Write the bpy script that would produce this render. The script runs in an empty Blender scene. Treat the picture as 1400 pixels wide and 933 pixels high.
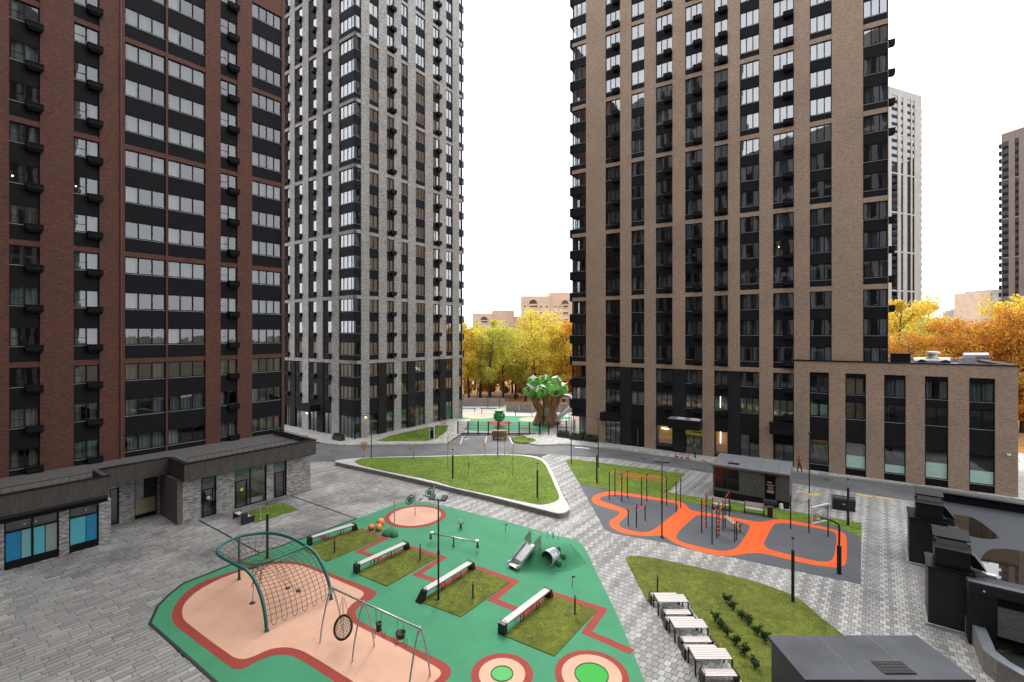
import bpy, math, random
import numpy as np
from mathutils import Vector, Matrix
R = math.radians
random.seed(7)
SC = bpy.context.scene
COL = SC.collection

# ------------------------------------------------------------------ camera, world, sun, exposure
FPX, CX, HV, CAMH = 655.0, 700.0, 457.0, 15.0      # calibration of the 1400 px photograph
cd = bpy.data.cameras.new('camera'); cam = bpy.data.objects.new('camera', cd); COL.objects.link(cam)
cam.location = (0, 0, CAMH); cam.rotation_euler = (R(90), 0, 0)
cd.sensor_width = 36; cd.lens = 36 * FPX / 1400; cd.shift_y = -9.5 / 1400
cd.clip_start = .1; cd.clip_end = 3000
SC.camera = cam
SUN_EL, SUN_AZ = 50, -6                             # soft sun behind the cloud, over the far trees
W = bpy.data.worlds.new('World'); SC.world = W; W.use_nodes = True
nt = W.node_tree; nt.nodes.clear()
sky = nt.nodes.new('ShaderNodeTexSky'); sky.sky_type = 'NISHITA'; sky.sun_disc = False
sky.sun_elevation = R(SUN_EL); sky.sun_rotation = R(SUN_AZ); sky.dust_density = 6; sky.air_density = 1.0; sky.ozone_density = 1.0
hs = nt.nodes.new('ShaderNodeHueSaturation'); hs.inputs['Saturation'].default_value = .12
mx = nt.nodes.new('ShaderNodeMixRGB'); mx.inputs['Fac'].default_value = .72
mx.inputs['Color2'].default_value = (9.0, 9.15, 9.5, 1)       # even cloud layer
bg = nt.nodes.new('ShaderNodeBackground'); bg.inputs['Strength'].default_value = .10
wo = nt.nodes.new('ShaderNodeOutputWorld')
nt.links.new(sky.outputs[0], hs.inputs['Color']); nt.links.new(hs.outputs[0], mx.inputs['Color1'])
nt.links.new(mx.outputs[0], bg.inputs[0]); nt.links.new(bg.outputs[0], wo.inputs[0])
sl = bpy.data.lights.new('sun', 'SUN'); sl.energy = .8; sl.angle = R(22); sl.color = (1, .97, .93)
so = bpy.data.objects.new('sun', sl); COL.objects.link(so)
so.rotation_euler = Vector((math.sin(R(SUN_AZ))*math.cos(R(SUN_EL)), math.cos(R(SUN_AZ))*math.cos(R(SUN_EL)), math.sin(R(SUN_EL)))).to_track_quat('Z', 'Y').to_euler(); so.location = (0, 0, 120)
SC.view_settings.view_transform = 'Standard'; SC.view_settings.look = 'None'
SC.view_settings.exposure = 1.9; SC.view_settings.gamma = 1
SC.cycles.use_denoising = True
SC.cycles.max_bounces = 7; SC.cycles.transparent_max_bounces = 12; SC.cycles.diffuse_bounces = 4
SC.cycles.glossy_bounces = 3; SC.cycles.caustics_reflective = False; SC.cycles.caustics_refractive = False
SC.cycles.sample_clamp_indirect = 6

# ------------------------------------------------------------------ helpers
def G(px, py, z=0.0):
    """photograph pixel -> place on the level z"""
    d = FPX * (CAMH - z) / (py - HV)
    return ((px - CX) / FPX * d, d)
def GP(pts, z=0.0): return [G(a, b, z) for a, b in pts]
def zoomed(ox, oy, s, pts): return [(ox + s * a, oy + s * b) for a, b in pts]
def chaikin(p, n=1, closed=True):
    for _ in range(n):
        q = []; m = len(p)
        for i in range(m if closed else m - 1):
            a, b = p[i], p[(i + 1) % m]
            q += [tuple(.75 * a[k] + .25 * b[k] for k in range(len(a))), tuple(.25 * a[k] + .75 * b[k] for k in range(len(a)))]
        if not closed: q = [p[0]] + q + [p[-1]]
        p = q
    return p
def ccw(p):
    a = sum(p[i][0] * p[(i + 1) % len(p)][1] - p[(i + 1) % len(p)][0] * p[i][1] for i in range(len(p)))
    return p if a > 0 else p[::-1]
def inside(poly, X, Y):
    X = np.asarray(X, float); Y = np.asarray(Y, float); c = np.zeros(X.shape, bool); n = len(poly)
    for i in range(n):
        x0, y0 = poly[i]; x1, y1 = poly[(i + 1) % n]
        if y0 == y1: continue
        c ^= ((y0 > Y) != (y1 > Y)) & (X < (x1 - x0) * (Y - y0) / (y1 - y0) + x0)
    return c
def V(*a): return Vector(a)
class MB:
    def __init__(s): s.v = []; s.f = []; s.m = []
    def face(s, vs, mi=0):
        b = len(s.v); s.v += [tuple(q) for q in vs]; s.f.append(tuple(range(b, b + len(vs)))); s.m.append(mi); return s
    def add(s, vs, fs, mi=0):
        b = len(s.v); s.v += [tuple(q) for q in vs]
        for f in fs: s.f.append(tuple(b + i for i in f)); s.m.append(mi)
        return s
    def box(s, x0, x1, y0, y1, z0, z1, mi=0):
        return s.add([(x0,y0,z0),(x1,y0,z0),(x1,y1,z0),(x0,y1,z0),(x0,y0,z1),(x1,y0,z1),(x1,y1,z1),(x0,y1,z1)],
                     [(3,2,1,0),(4,5,6,7),(0,1,5,4),(1,2,6,5),(2,3,7,6),(3,0,4,7)], mi)
    def hexa(s, b, t, mi=0):          # 4 bottom + 4 top points
        return s.add(list(b) + list(t), [(3,2,1,0),(4,5,6,7),(0,1,5,4),(1,2,6,5),(2,3,7,6),(3,0,4,7)], mi)
    def bar(s, a, b, w, h=None, mi=0, up=(0,0,1)):
        a = Vector(a); b = Vector(b); h = h or w; d = (b - a).normalized(); u = Vector(up)
        if abs(d.dot(u)) > .98: u = Vector((0, 1, 0))
        x = d.cross(u).normalized(); y = x.cross(d); x *= w / 2; y *= h / 2
        return s.hexa([a-x-y, a+x-y, a+x+y, a-x+y], [b-x-y, b+x-y, b+x+y, b-x+y], mi)
    def tube(s, pts, r, n=8, mi=0, closed=False, cap=True):
        P = [Vector(p) for p in pts]; m = len(P); rr = r if isinstance(r, (list, tuple)) else [r] * m
        base = len(s.v); pu = None
        for i in range(m):
            if closed: t = P[(i+1) % m] - P[i-1]
            else: t = P[min(i+1, m-1)] - P[max(i-1, 0)]
            t.normalize()
            if pu is None:
                u = Vector((0,0,1)) if abs(t.z) < .9 else Vector((1,0,0))
                u = (u - t * u.dot(t)).normalized()
            else:
                u = pu - t * pu.dot(t)
                u = u.normalized() if u.length > 1e-6 else t.orthogonal().normalized()
            pu = u; w = t.cross(u)
            for k in range(n):
                a = 2 * math.pi * k / n
                s.v.append(tuple(P[i] + (u * math.cos(a) + w * math.sin(a)) * rr[i]))
        for i in range(m if closed else m - 1):
            j = (i + 1) % m
            for k in range(n):
                l = (k + 1) % n
                s.f.append((base+i*n+k, base+i*n+l, base+j*n+l, base+j*n+k)); s.m.append(mi)
        if cap and not closed:
            s.f.append(tuple(base + k for k in range(n-1, -1, -1))); s.m.append(mi)
            s.f.append(tuple(base + (m-1)*n + k for k in range(n))); s.m.append(mi)
        return s
    def prism(s, poly, z0, z1, mi=0, ms=None):
        poly = ccw([tuple(p[:2]) for p in poly]); n = len(poly); b = len(s.v)
        s.v += [(x, y, z0) for x, y in poly] + [(x, y, z1) for x, y in poly]
        s.f.append(tuple(b + n + i for i in range(n))); s.m.append(mi)
        for i in range(n):
            j = (i + 1) % n; s.f.append((b+i, b+j, b+n+j, b+n+i)); s.m.append(mi if ms is None else ms)
        return s
    def lathe(s, prof, n=12, c=(0,0,0), mi=0):
        b = len(s.v)
        for r, z in prof:
            for k in range(n):
                a = 2*math.pi*k/n; s.v.append((c[0]+r*math.cos(a), c[1]+r*math.sin(a), c[2]+z))
        for i in range(len(prof)-1):
            for k in range(n):
                l = (k+1) % n; s.f.append((b+i*n+k, b+i*n+l, b+(i+1)*n+l, b+(i+1)*n+k)); s.m.append(mi)
        s.f.append(tuple(b+k for k in range(n-1,-1,-1))); s.m.append(mi)
        s.f.append(tuple(b+(len(prof)-1)*n+k for k in range(n))); s.m.append(mi)
        return s
    def ball(s, c, r, n=12, mi=0, sz=1.0):
        h = n // 2
        return s.lathe([(max(.004, r*math.sin(math.pi*i/h)), -r*sz*math.cos(math.pi*i/h)) for i in range(h+1)], n, c, mi)
    def mesh(s, name, mats, smooth=False):
        me = bpy.data.meshes.new(name); me.from_pydata(s.v, [], s.f)
        for q in (mats if isinstance(mats, (list, tuple)) else [mats]): me.materials.append(q)
        if any(s.m): me.polygons.foreach_set('material_index', s.m)
        if smooth: me.polygons.foreach_set('use_smooth', [True] * len(s.f))
        me.update(); return me
    def build(s, name, mats, parent=None, loc=(0,0,0), rot=(0,0,0), smooth=False, bevel=0):
        return inst(name, s.mesh(name, mats, smooth), parent, loc, rot, bevel)
def inst(name, me, parent=None, loc=(0,0,0), rot=(0,0,0), bevel=0):
    o = bpy.data.objects.new(name, me); COL.objects.link(o); o.parent = parent
    o.location = loc; o.rotation_euler = rot if isinstance(rot, (tuple, list)) else (0, 0, rot)
    if bevel:
        b = o.modifiers.new('bevel', 'BEVEL'); b.width = bevel; b.segments = 2; b.limit_method = 'ANGLE'; b.angle_limit = R(40)
    return o
def tag(o, label=None, cat=None, group=None, kind=None):
    if label: o['label'] = label
    if cat: o['category'] = cat
    if group: o['group'] = group
    if kind: o['kind'] = kind
    return o
def thing(name, label, cat, loc=(0,0,0), rz=0, group=None):
    o = bpy.data.objects.new(name, None); COL.objects.link(o); o.location = tuple(loc) if len(loc) == 3 else (loc[0], loc[1], 0)
    o.rotation_euler = (0, 0, rz); o.empty_display_size = .3
    return tag(o, label, cat, group)
def struct(o): o['kind'] = 'structure'; return o
def arc(c, r, a0, a1, n, z=None):
    return [(c[0]+r*math.cos(R(a0+(a1-a0)*i/n)), c[1]+r*math.sin(R(a0+(a1-a0)*i/n))) for i in range(n+1)]
def circle(c, r, n=48): return arc(c, r, 0, 360*(n-1)/n, n-1)

# ------------------------------------------------------------------ materials
MAT = {}
def nm(name):
    m = bpy.data.materials.new(name); m.use_nodes = True; n = m.node_tree
    return m, n, n.nodes['Principled BSDF'], n.links.new
def pm(name, col, rough=.6, var=.12, scale=4, bump=0., metal=0, bscale=None, attr=None, avar=.5, stretch=None, spec=None, spot=0, patch=None):
    """principled with noise variation in object space; attr: per face tone attribute"""
    m, n, p, L = nm(name); N = n.nodes.new
    tc = N('ShaderNodeTexCoord'); vec = tc.outputs['Object']
    if stretch:
        mp = N('ShaderNodeMapping'); mp.inputs['Scale'].default_value = stretch; L(vec, mp.inputs['Vector']); vec = mp.outputs[0]
    no = N('ShaderNodeTexNoise'); no.inputs['Scale'].default_value = scale; no.inputs['Detail'].default_value = 5; L(vec, no.inputs['Vector'])
    cr = N('ShaderNodeMapRange'); cr.inputs['From Min'].default_value = .25; cr.inputs['From Max'].default_value = .75
    cr.inputs['To Min'].default_value = 1 - var; cr.inputs['To Max'].default_value = 1 + var; L(no.outputs['Fac'], cr.inputs['Value'])
    val = cr.outputs[0]
    if spot:
        n2 = N('ShaderNodeTexNoise'); n2.inputs['Scale'].default_value = scale * .13; n2.inputs['Detail'].default_value = 3; L(tc.outputs['Object'], n2.inputs['Vector'])
        c2 = N('ShaderNodeMapRange'); c2.inputs['From Min'].default_value = .35; c2.inputs['From Max'].default_value = .7
        c2.inputs['To Min'].default_value = 1 + spot * .3; c2.inputs['To Max'].default_value = 1 - spot; L(n2.outputs['Fac'], c2.inputs['Value'])
        ml = N('ShaderNodeMath'); ml.operation = 'MULTIPLY'; L(val, ml.inputs[0]); L(c2.outputs[0], ml.inputs[1]); val = ml.outputs[0]
    if patch:
        n3 = N('ShaderNodeTexNoise'); n3.inputs['Scale'].default_value = patch[0]; n3.inputs['Detail'].default_value = 6; n3.inputs['Roughness'].default_value = .62; L(tc.outputs['Object'], n3.inputs['Vector'])
        c3 = N('ShaderNodeMapRange'); c3.inputs['From Min'].default_value = .38; c3.inputs['From Max'].default_value = .68
        c3.inputs['To Min'].default_value = 1 + patch[1] * .35; c3.inputs['To Max'].default_value = 1 - patch[1]; L(n3.outputs['Fac'], c3.inputs['Value'])
        ml = N('ShaderNodeMath'); ml.operation = 'MULTIPLY'; L(val, ml.inputs[0]); L(c3.outputs[0], ml.inputs[1]); val = ml.outputs[0]
    if attr:
        at = N('ShaderNodeAttribute'); at.attribute_name = attr
        ml = N('ShaderNodeMath'); ml.operation = 'MULTIPLY'; L(val, ml.inputs[0]); L(at.outputs['Fac'], ml.inputs[1]); val = ml.outputs[0]
    mu = N('ShaderNodeVectorMath'); mu.operation = 'SCALE'; mu.inputs[0].default_value = col[:3]; L(val, mu.inputs['Scale'])
    L(mu.outputs[0], p.inputs['Base Color'])
    p.inputs['Roughness'].default_value = rough; p.inputs['Metallic'].default_value = metal
    if spec is not None: p.inputs['Specular IOR Level'].default_value = spec
    if bump:
        b = N('ShaderNodeBump'); b.inputs['Strength'].default_value = bump; b.inputs['Distance'].default_value = .02
        nb = N('ShaderNodeTexNoise'); nb.inputs['Scale'].default_value = bscale or scale * 6; nb.inputs['Detail'].default_value = 4; L(vec, nb.inputs['Vector'])
        L(nb.outputs['Fac'], b.inputs['Height']); L(b.outputs[0], p.inputs['Normal'])
    MAT[name] = m; return m
def brick(name, c1, c2, mortar, bw=.25, bh=.08, msize=.010, rough=.8, streak=.25, dark=None):
    """running bond in facade space: (x+y, z) so every vertical face is covered"""
    m, n, p, L = nm(name); N = n.nodes.new
    tc = N('ShaderNodeTexCoord'); sx = N('ShaderNodeSeparateXYZ'); L(tc.outputs['Object'], sx.inputs[0])
    ad = N('ShaderNodeMath'); L(sx.outputs[0], ad.inputs[0]); L(sx.outputs[1], ad.inputs[1])
    cb = N('ShaderNodeCombineXYZ'); L(ad.outputs[0], cb.inputs[0]); L(sx.outputs[2], cb.inputs[1])
    br = N('ShaderNodeTexBrick'); br.offset = .5; br.inputs['Scale'].default_value = 1
    br.inputs['Brick Width'].default_value = bw; br.inputs['Row Height'].default_value = bh; br.inputs['Mortar Size'].default_value = msize
    br.inputs['Color1'].default_value = (*c1, 1); br.inputs['Color2'].default_value = (*c2, 1); br.inputs['Mortar'].default_value = (*mortar, 1)
    br.inputs['Bias'].default_value = 0; L(cb.outputs[0], br.inputs['Vector'])
    mp = N('ShaderNodeMapping'); mp.inputs['Scale'].default_value = (3.6, 10, 1); L(cb.outputs[0], mp.inputs['Vector'])
    no = N('ShaderNodeTexNoise'); no.inputs['Scale'].default_value = 1; no.inputs['Detail'].default_value = 4; no.inputs['Roughness'].default_value = .75; L(mp.outputs[0], no.inputs['Vector'])
    n2 = N('ShaderNodeTexNoise'); n2.inputs['Scale'].default_value = .22; n2.inputs['Detail'].default_value = 3; L(cb.outputs[0], n2.inputs['Vector'])
    mr = N('ShaderNodeMapRange'); mr.inputs['From Min'].default_value = .3; mr.inputs['From Max'].default_value = .7
    mr.inputs['To Min'].default_value = 1 - streak; mr.inputs['To Max'].default_value = 1 + streak; L(no.outputs['Fac'], mr.inputs['Value'])
    m2 = N('ShaderNodeMapRange'); m2.inputs['From Min'].default_value = .3; m2.inputs['From Max'].default_value = .7
    m2.inputs['To Min'].default_value = .9; m2.inputs['To Max'].default_value = 1.08; L(n2.outputs['Fac'], m2.inputs['Value'])
    ml = N('ShaderNodeMath'); ml.operation = 'MULTIPLY'; L(mr.outputs[0], ml.inputs[0]); L(m2.outputs[0], ml.inputs[1])
    mu = N('ShaderNodeVectorMath'); mu.operation = 'SCALE'; L(br.outputs['Color'], mu.inputs[0]); L(ml.outputs[0], mu.inputs['Scale'])
    L(mu.outputs[0], p.inputs['Base Color']); p.inputs['Roughness'].default_value = rough
    b = N('ShaderNodeBump'); b.inputs['Strength'].default_value = .5; b.inputs['Distance'].default_value = .015; b.invert = True
    L(br.outputs['Fac'], b.inputs['Height']); L(b.outputs[0], p.inputs['Normal'])
    MAT[name] = m; return m
def ribbed(name, col, rough, period, axis=2, depth=.6, var=.1):
    """panel with fine parallel ribs (bump only)"""
    m = pm(name, col, rough, var, 1.5); n = m.node_tree; p = n.nodes['Principled BSDF']; L = n.links.new; N = n.nodes.new
    tc = N('ShaderNodeTexCoord'); sx = N('ShaderNodeSeparateXYZ'); L(tc.outputs['Object'], sx.inputs[0])
    out = sx.outputs[2]
    if axis == 0:
        ad = N('ShaderNodeMath'); L(sx.outputs[0], ad.inputs[0]); L(sx.outputs[1], ad.inputs[1]); out = ad.outputs[0]
    mu = N('ShaderNodeMath'); mu.operation = 'MULTIPLY'; mu.inputs[1].default_value = 2 * math.pi / period; L(out, mu.inputs[0])
    si = N('ShaderNodeMath'); si.operation = 'SINE'; L(mu.outputs[0], si.inputs[0])
    b = N('ShaderNodeBump'); b.inputs['Strength'].default_value = depth; b.inputs['Distance'].default_value = period * .3
    L(si.outputs[0], b.inputs['Height']); L(b.outputs[0], p.inputs['Normal']); return m
def glass(name, refl=.36, tint=(.55, .6, .6), wav=.03):
    m, n, p, L = nm(name); N = n.nodes.new; n.nodes.remove(p)
    o = n.nodes['Material Output']; tr = N('ShaderNodeBsdfTransparent'); tr.inputs[0].default_value = (*tint, 1)
    gl = N('ShaderNodeBsdfGlossy'); gl.inputs['Roughness'].default_value = .015; gl.inputs['Color'].default_value = (.95, .97, 1, 1)
    lw = N('ShaderNodeLayerWeight'); lw.inputs['Blend'].default_value = .5; pw = N('ShaderNodeMath'); pw.operation = 'POWER'; pw.inputs[1].default_value = 4; L(lw.outputs['Facing'], pw.inputs[0])
    mr = N('ShaderNodeMapRange'); mr.inputs['To Min'].default_value = refl; mr.inputs['To Max'].default_value = .95; L(pw.outputs[0], mr.inputs['Value'])
    ms = N('ShaderNodeMixShader'); L(mr.outputs[0], ms.inputs[0]); L(tr.outputs[0], ms.inputs[1]); L(gl.outputs[0], ms.inputs[2])
    if wav:
        tc = N('ShaderNodeTexCoord'); no = N('ShaderNodeTexNoise'); no.inputs['Scale'].default_value = .9; L(tc.outputs['Object'], no.inputs['Vector'])
        b = N('ShaderNodeBump'); b.inputs['Strength'].default_value = wav; b.inputs['Distance'].default_value = .1; L(no.outputs['Fac'], b.inputs['Height']); L(b.outputs[0], gl.inputs['Normal'])
    L(ms.outputs[0], o.inputs['Surface']); MAT[name] = m; return m
def emit(name, col, e):
    m, n, p, L = nm(name); p.inputs['Base Color'].default_value = (*col, 1)
    p.inputs['Emission Color'].default_value = (*col, 1); p.inputs['Emission Strength'].default_value = e; MAT[name] = m; return m

red_brick = brick('red_brick', (.165,.047,.026), (.075,.028,.021), (.07,.042,.034), streak=.38)
brown_brick = brick('brown_brick', (.39,.27,.19), (.26,.178,.128), (.31,.24,.19), streak=.32)
white_brick = brick('white_brick', (.45,.435,.415), (.155,.15,.143), (.30,.292,.28), streak=.34)
dark_brick = brick('dark_brick', (.024,.023,.026), (.016,.0155,.018), (.028,.027,.028), streak=.2)
pod_brick = brick('podium_brick', (.50,.48,.455), (.15,.14,.135), (.27,.26,.25), bw=.3, bh=.075, streak=.45)
ramp_brick = brick('ramp_brick', (.20,.165,.14), (.13,.11,.095), (.2,.18,.16), streak=.25)
grey_brick = brick('grey_brick', (.30,.29,.28), (.21,.2,.195), (.3,.29,.28), streak=.2)
peach_brick = brick('peach_brick', (.52,.36,.25), (.46,.31,.22), (.5,.4,.32), streak=.1)
spandrel_m = ribbed('dark_panel', (.0145,.0143,.0168), .6, .10, 2, .2)
MAT['dark_panel'].node_tree.nodes['Principled BSDF'].inputs['Specular IOR Level'].default_value = .06
siding_m = ribbed('dark_siding', (.0155,.015,.0165), .65, .14, 2, .5)
MAT['dark_siding'].node_tree.nodes['Principled BSDF'].inputs['Specular IOR Level'].default_value = .06
fascia_m = pm('fascia_stone', (.062,.052,.047), .75, .35, 5, .2, stretch=(1, 1, .22))
frame_m = pm('dark_frame', (.010,.010,.012), .4, .1, 6)
sill_m = pm('metal_sill', (.32,.33,.34), .4, .1, 4)
ac_m = ribbed('black_louvre', (.0095,.0095,.011), .5, .07, 2, .8)
interior_m = pm('dim_interior', (.045,.042,.04), .9, .4, .6)  # dimness of the rooms put into a dark wall colour
curtain_ms = [pm('curtain_grey', (.26,.27,.28), .9, .25, 2, stretch=(6,6,.3)), pm('curtain_pale', (.42,.42,.41), .9, .2, 2, stretch=(6,6,.3)), pm('curtain_warm', (.24,.21,.17), .9, .25, 2, stretch=(6,6,.3))]
for q_ in (frame_m, ac_m, dark_brick): q_.node_tree.nodes['Principled BSDF'].inputs['Specular IOR Level'].default_value = .12
pane_m = glass('window_glass', .225, (.5,.56,.58))
pane_l = glass('window_glass_clear', .10, (.6,.64,.63))
shop_m = glass('shop_glass', .16, (.62,.68,.66))
asphalt_m = pm('asphalt', (.115,.115,.118), .85, .12, 2.5, .25, bscale=60, patch=(.3,.28))
soil_m = pm('soil', (.10,.075,.045), .95, .3, .5, .3, bscale=3)
joint_m = pm('paver_joint', (.055,.052,.048), .95, .3, 6)
plank_m = pm('paving_plank', (.275,.264,.247), .72, .12, 3.0, .15, bscale=40, attr='tone', patch=(.2,.55))
block_m = pm('paving_block', (.33,.32,.305), .78, .14, 3.5, .15, bscale=40, attr='tone', patch=(.35,.22))
side_m = brick('sidewalk_stone', (.36,.33,.29), (.25,.235,.215), (.16,.15,.14), bw=.6, bh=.3, streak=.25)
kerb_m = pm('kerb_stone', (.38,.375,.36), .8, .15, 3, .15)
coping_m = pm('pale_coping', (.48,.455,.425), .7, .09, 3, .08, patch=(.6,.12))
granite_m = pm('granite_wall', (.235,.215,.195), .8, .3, 5, .2)
rub_green = pm('green_rubber', (.040,.225,.108), .85, .16, 70, .3, bscale=120, patch=(.45,.13))
rub_red = pm('red_rubber', (.27,.034,.022), .85, .16, 70, .3, bscale=120, patch=(.5,.12))
rub_peach = pm('peach_rubber', (.60,.345,.235), .85, .11, 70, .3, bscale=120, patch=(.4,.12))
rub_grey = pm('grey_rubber', (.088,.092,.102), .85, .2, 70, .3, bscale=120, patch=(.4,.12))
rub_orange = pm('orange_rubber', (.76,.10,.008), .8, .1, 70, .3, bscale=120, patch=(.5,.08))
edge_m = pm('black_edging', (.018,.018,.019), .7, .2, 5)
turf_m = pm('turf', (.12,.185,.011), .95, .38, 2.2, .5, bscale=30, patch=(.4,.3))
turf_d = pm('turf_dry', (.115,.135,.010), .95, .4, 2.2, .5, bscale=30, patch=(.6,.35))
blade_m = pm('grass_blade', (.15,.26,.012), .7, .3, 1.2, attr='tone', patch=(.35,.3))
blade_d = pm('grass_blade_dry', (.16,.20,.014), .7, .35, 1.2, attr='tone', patch=(.5,.3))
black_m = pm('black_metal', (.012,.012,.013), .42, .1, 5)
dkgrey_m = pm('dark_grey_metal', (.05,.052,.056), .55, .12, 3)
steel_m = pm('steel', (.46,.47,.48), .38, .12, 5, metal=.6)
bright_steel = pm('bright_steel', (.55,.56,.57), .3, .1, 4, metal=.75)
teal_m = pm('teal_paint', (.008,.115,.10), .4, .1, 4)
rope_m = pm('brown_rope', (.075,.045,.03), .9, .2, 20)
white_m = pm('white_paint', (.70,.69,.67), .55, .07, 4)
wood_m = pm('pale_slat', (.54,.49,.46), .6, .1, 3, stretch=(.6,5,5))
orange_m = pm('orange_paint', (.75,.12,.02), .4, .08, 4)
redp_m = pm('red_paint', (.55,.035,.03), .4, .08, 4)
lampglass_m = pm('lamp_glass', (.30,.31,.31), .25, .08, 4)
yellow_m = pm('tactile_yellow', (.62,.42,.08), .75, .15, 6)
line_m = pm('road_paint', (.62,.62,.6), .7, .15, 5)

# ------------------------------------------------------------------ the ground
E1 = (.607, .795); E2 = (.795, -.607)              # the paving follows the towers' grid
def grid(a, b): return (a * E1[0] + b * E2[0], a * E1[1] + b * E2[1])
g = MB(); g.face([(-1500,-400,-.25),(1500,-400,-.25),(1500,1900,-.25),(-1500,1900,-.25)])
struct(g.build('ground', soil_m))
lit = pm('leaf_litter', (.26,.13,.03), .95, .5, 1.2, .4, bscale=5)
g = MB(); g.face([(-120,101.2,-.2),(120,101.2,-.2),(160,190,-.2),(-160,190,-.2)]); g.face([(48,62,-.2),(140,40,-.2),(160,101,-.2),(30,101,-.2)]); struct(g.build('forest_floor', lit))

PLAY = zoomed(0, 0, 1, [(204.7,853),(209.5,843.4),(215.8,829),(231.5,813.5),(250.4,798.5),(282,786),(310,775),(357.6,756),(420,734.5),(487.8,709.6),(530,694),
    (546,687.5),(557,685.8),(569.7,685.6),(585,687.5),(609,692.6),(688,712.3),(760.8,732.8),(776,735.8),(786,739),(794,743),(799,749),(805,760),(812.8,777.7),(819,790),(844,841.7),(862.9,886),(881.4,932.7),(910,1000),(370,1000),(294.6,933)])
PLAYG = GP(PLAY)
COURTG = GP([(792.6,662.9),(800,664),(831,669.7),(885,678),(940.6,687),(980,693.5),(1015,701.4),(1062,709.8),(1100,714),(1143.6,720.5),(1160,727),(1177.3,736),(1177,799),(1070,777),(1000,762),(940,750.5),(909.7,741.8),(885,737.5),(851,731.8),(836,728.5),(826.6,723.7)])
TRI_O = [(452.6,630.3),(480,627),(515.4,624.8),(597,623.2),(651.4,621.6),(690,621),(720,622.3),(739.4,625.5),(747.3,631.5),(758.3,651),(772.4,683.7),(777,689),(778.7,694.7),(776,699),(770,701.5),(761.4,701.8),(750.4,699),(714.3,690),(659.4,676),(620,667.6),(590.8,660),(502.9,640.8),(471.4,634.4)]
TRI_I = [(484.8,631.9),(487,629.5),(494,627.6),(510.7,626.2),(597,624.8),(651,622.9),(690,622.4),(714.3,623.6),(731,626.4),(740,630),(745.7,636),(753,651),(761.4,671),(764.6,679),(764,682.5),(759.9,685.6),(752,688.3),(743,690),(734,690),(714,686),(620,666),(590.8,657),(518.6,642.9),(491.9,636)]
TZ = .46
TRIOG = GP(TRI_O, TZ); TRIIG = GP(TRI_I, TZ)
LAWNR = GP([(773.2,630.3),(777,628.8),(785,628),(816.4,632.6),(937,648.3),(913,673.5),(940,678),(972.6,683),(1070,697.4),(1143.6,709.6),(1177.8,716),(1177.4,736),(1160,727),(1143.6,720.5),(1100,714),(1062,709.8),(1015,701.4),(980,693.5),(940.6,687),(885,678),(831,669.7),(800,664),(793,662.5)])
LAWNS = GP([(855.4,765),(856,762.5),(862,760.8),(873.4,761),(904.3,765.7),(950,775.5),(994.3,786.3),(1030,795.5),(1053.4,803),(1075,811),(1092,819.7),(1108,832),(1122.8,845.4),(1152.4,868.6),(1230,930),(1300,1000),(1060,1000),(1015,933),(997.8,907.8),(968.3,865),(943.8,829),(941,819),(884.8,822.6)])
LAWNQ = [GP([(489.5,724.8),(522.2,736.6),(447.5,768.7),(415,751.5)]), GP([(560.3,750),(598,763.2),(528.7,802.6),(486.2,784.5)]),
         GP([(648.5,777.9),(697.7,796.6),(630,844.5),(573,823.3)]), GP([(752.4,814),(816.4,835.2),(757.9,898.4),(690,870.5)])]
ROADG = GP([(250,596),(440,606.7),(468,609.8),(590,608.3),(612,607.6),(629,596),(716,595.8),(724,607.5),(739.4,609.8),(771,608.3),(839.4,614.6),(975,634.6),(1090.7,646.5),(1190,657.7),(1293,670),(1425,689),(1440,716),(1237,684),(1180,676),(1089.6,662.8),(973,648),(839.4,627.6),(800,623.8),(748,621.6),(706,620.6),(597,622.6),(515,624.3),(440,631),(250,648)])
KIOSK_F = (G(974.6,679), G(1079.5,695.3))
NOPAVE = [PLAYG, COURTG, TRIOG, LAWNR, LAWNS, ROADG]
base = MB(); base.prism([(-70,5),(60,5),(60,62),(14,72),(-30,72),(-70,60)], -.2, -.022)
plaza = struct(base.build('plaza', joint_m))

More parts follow.
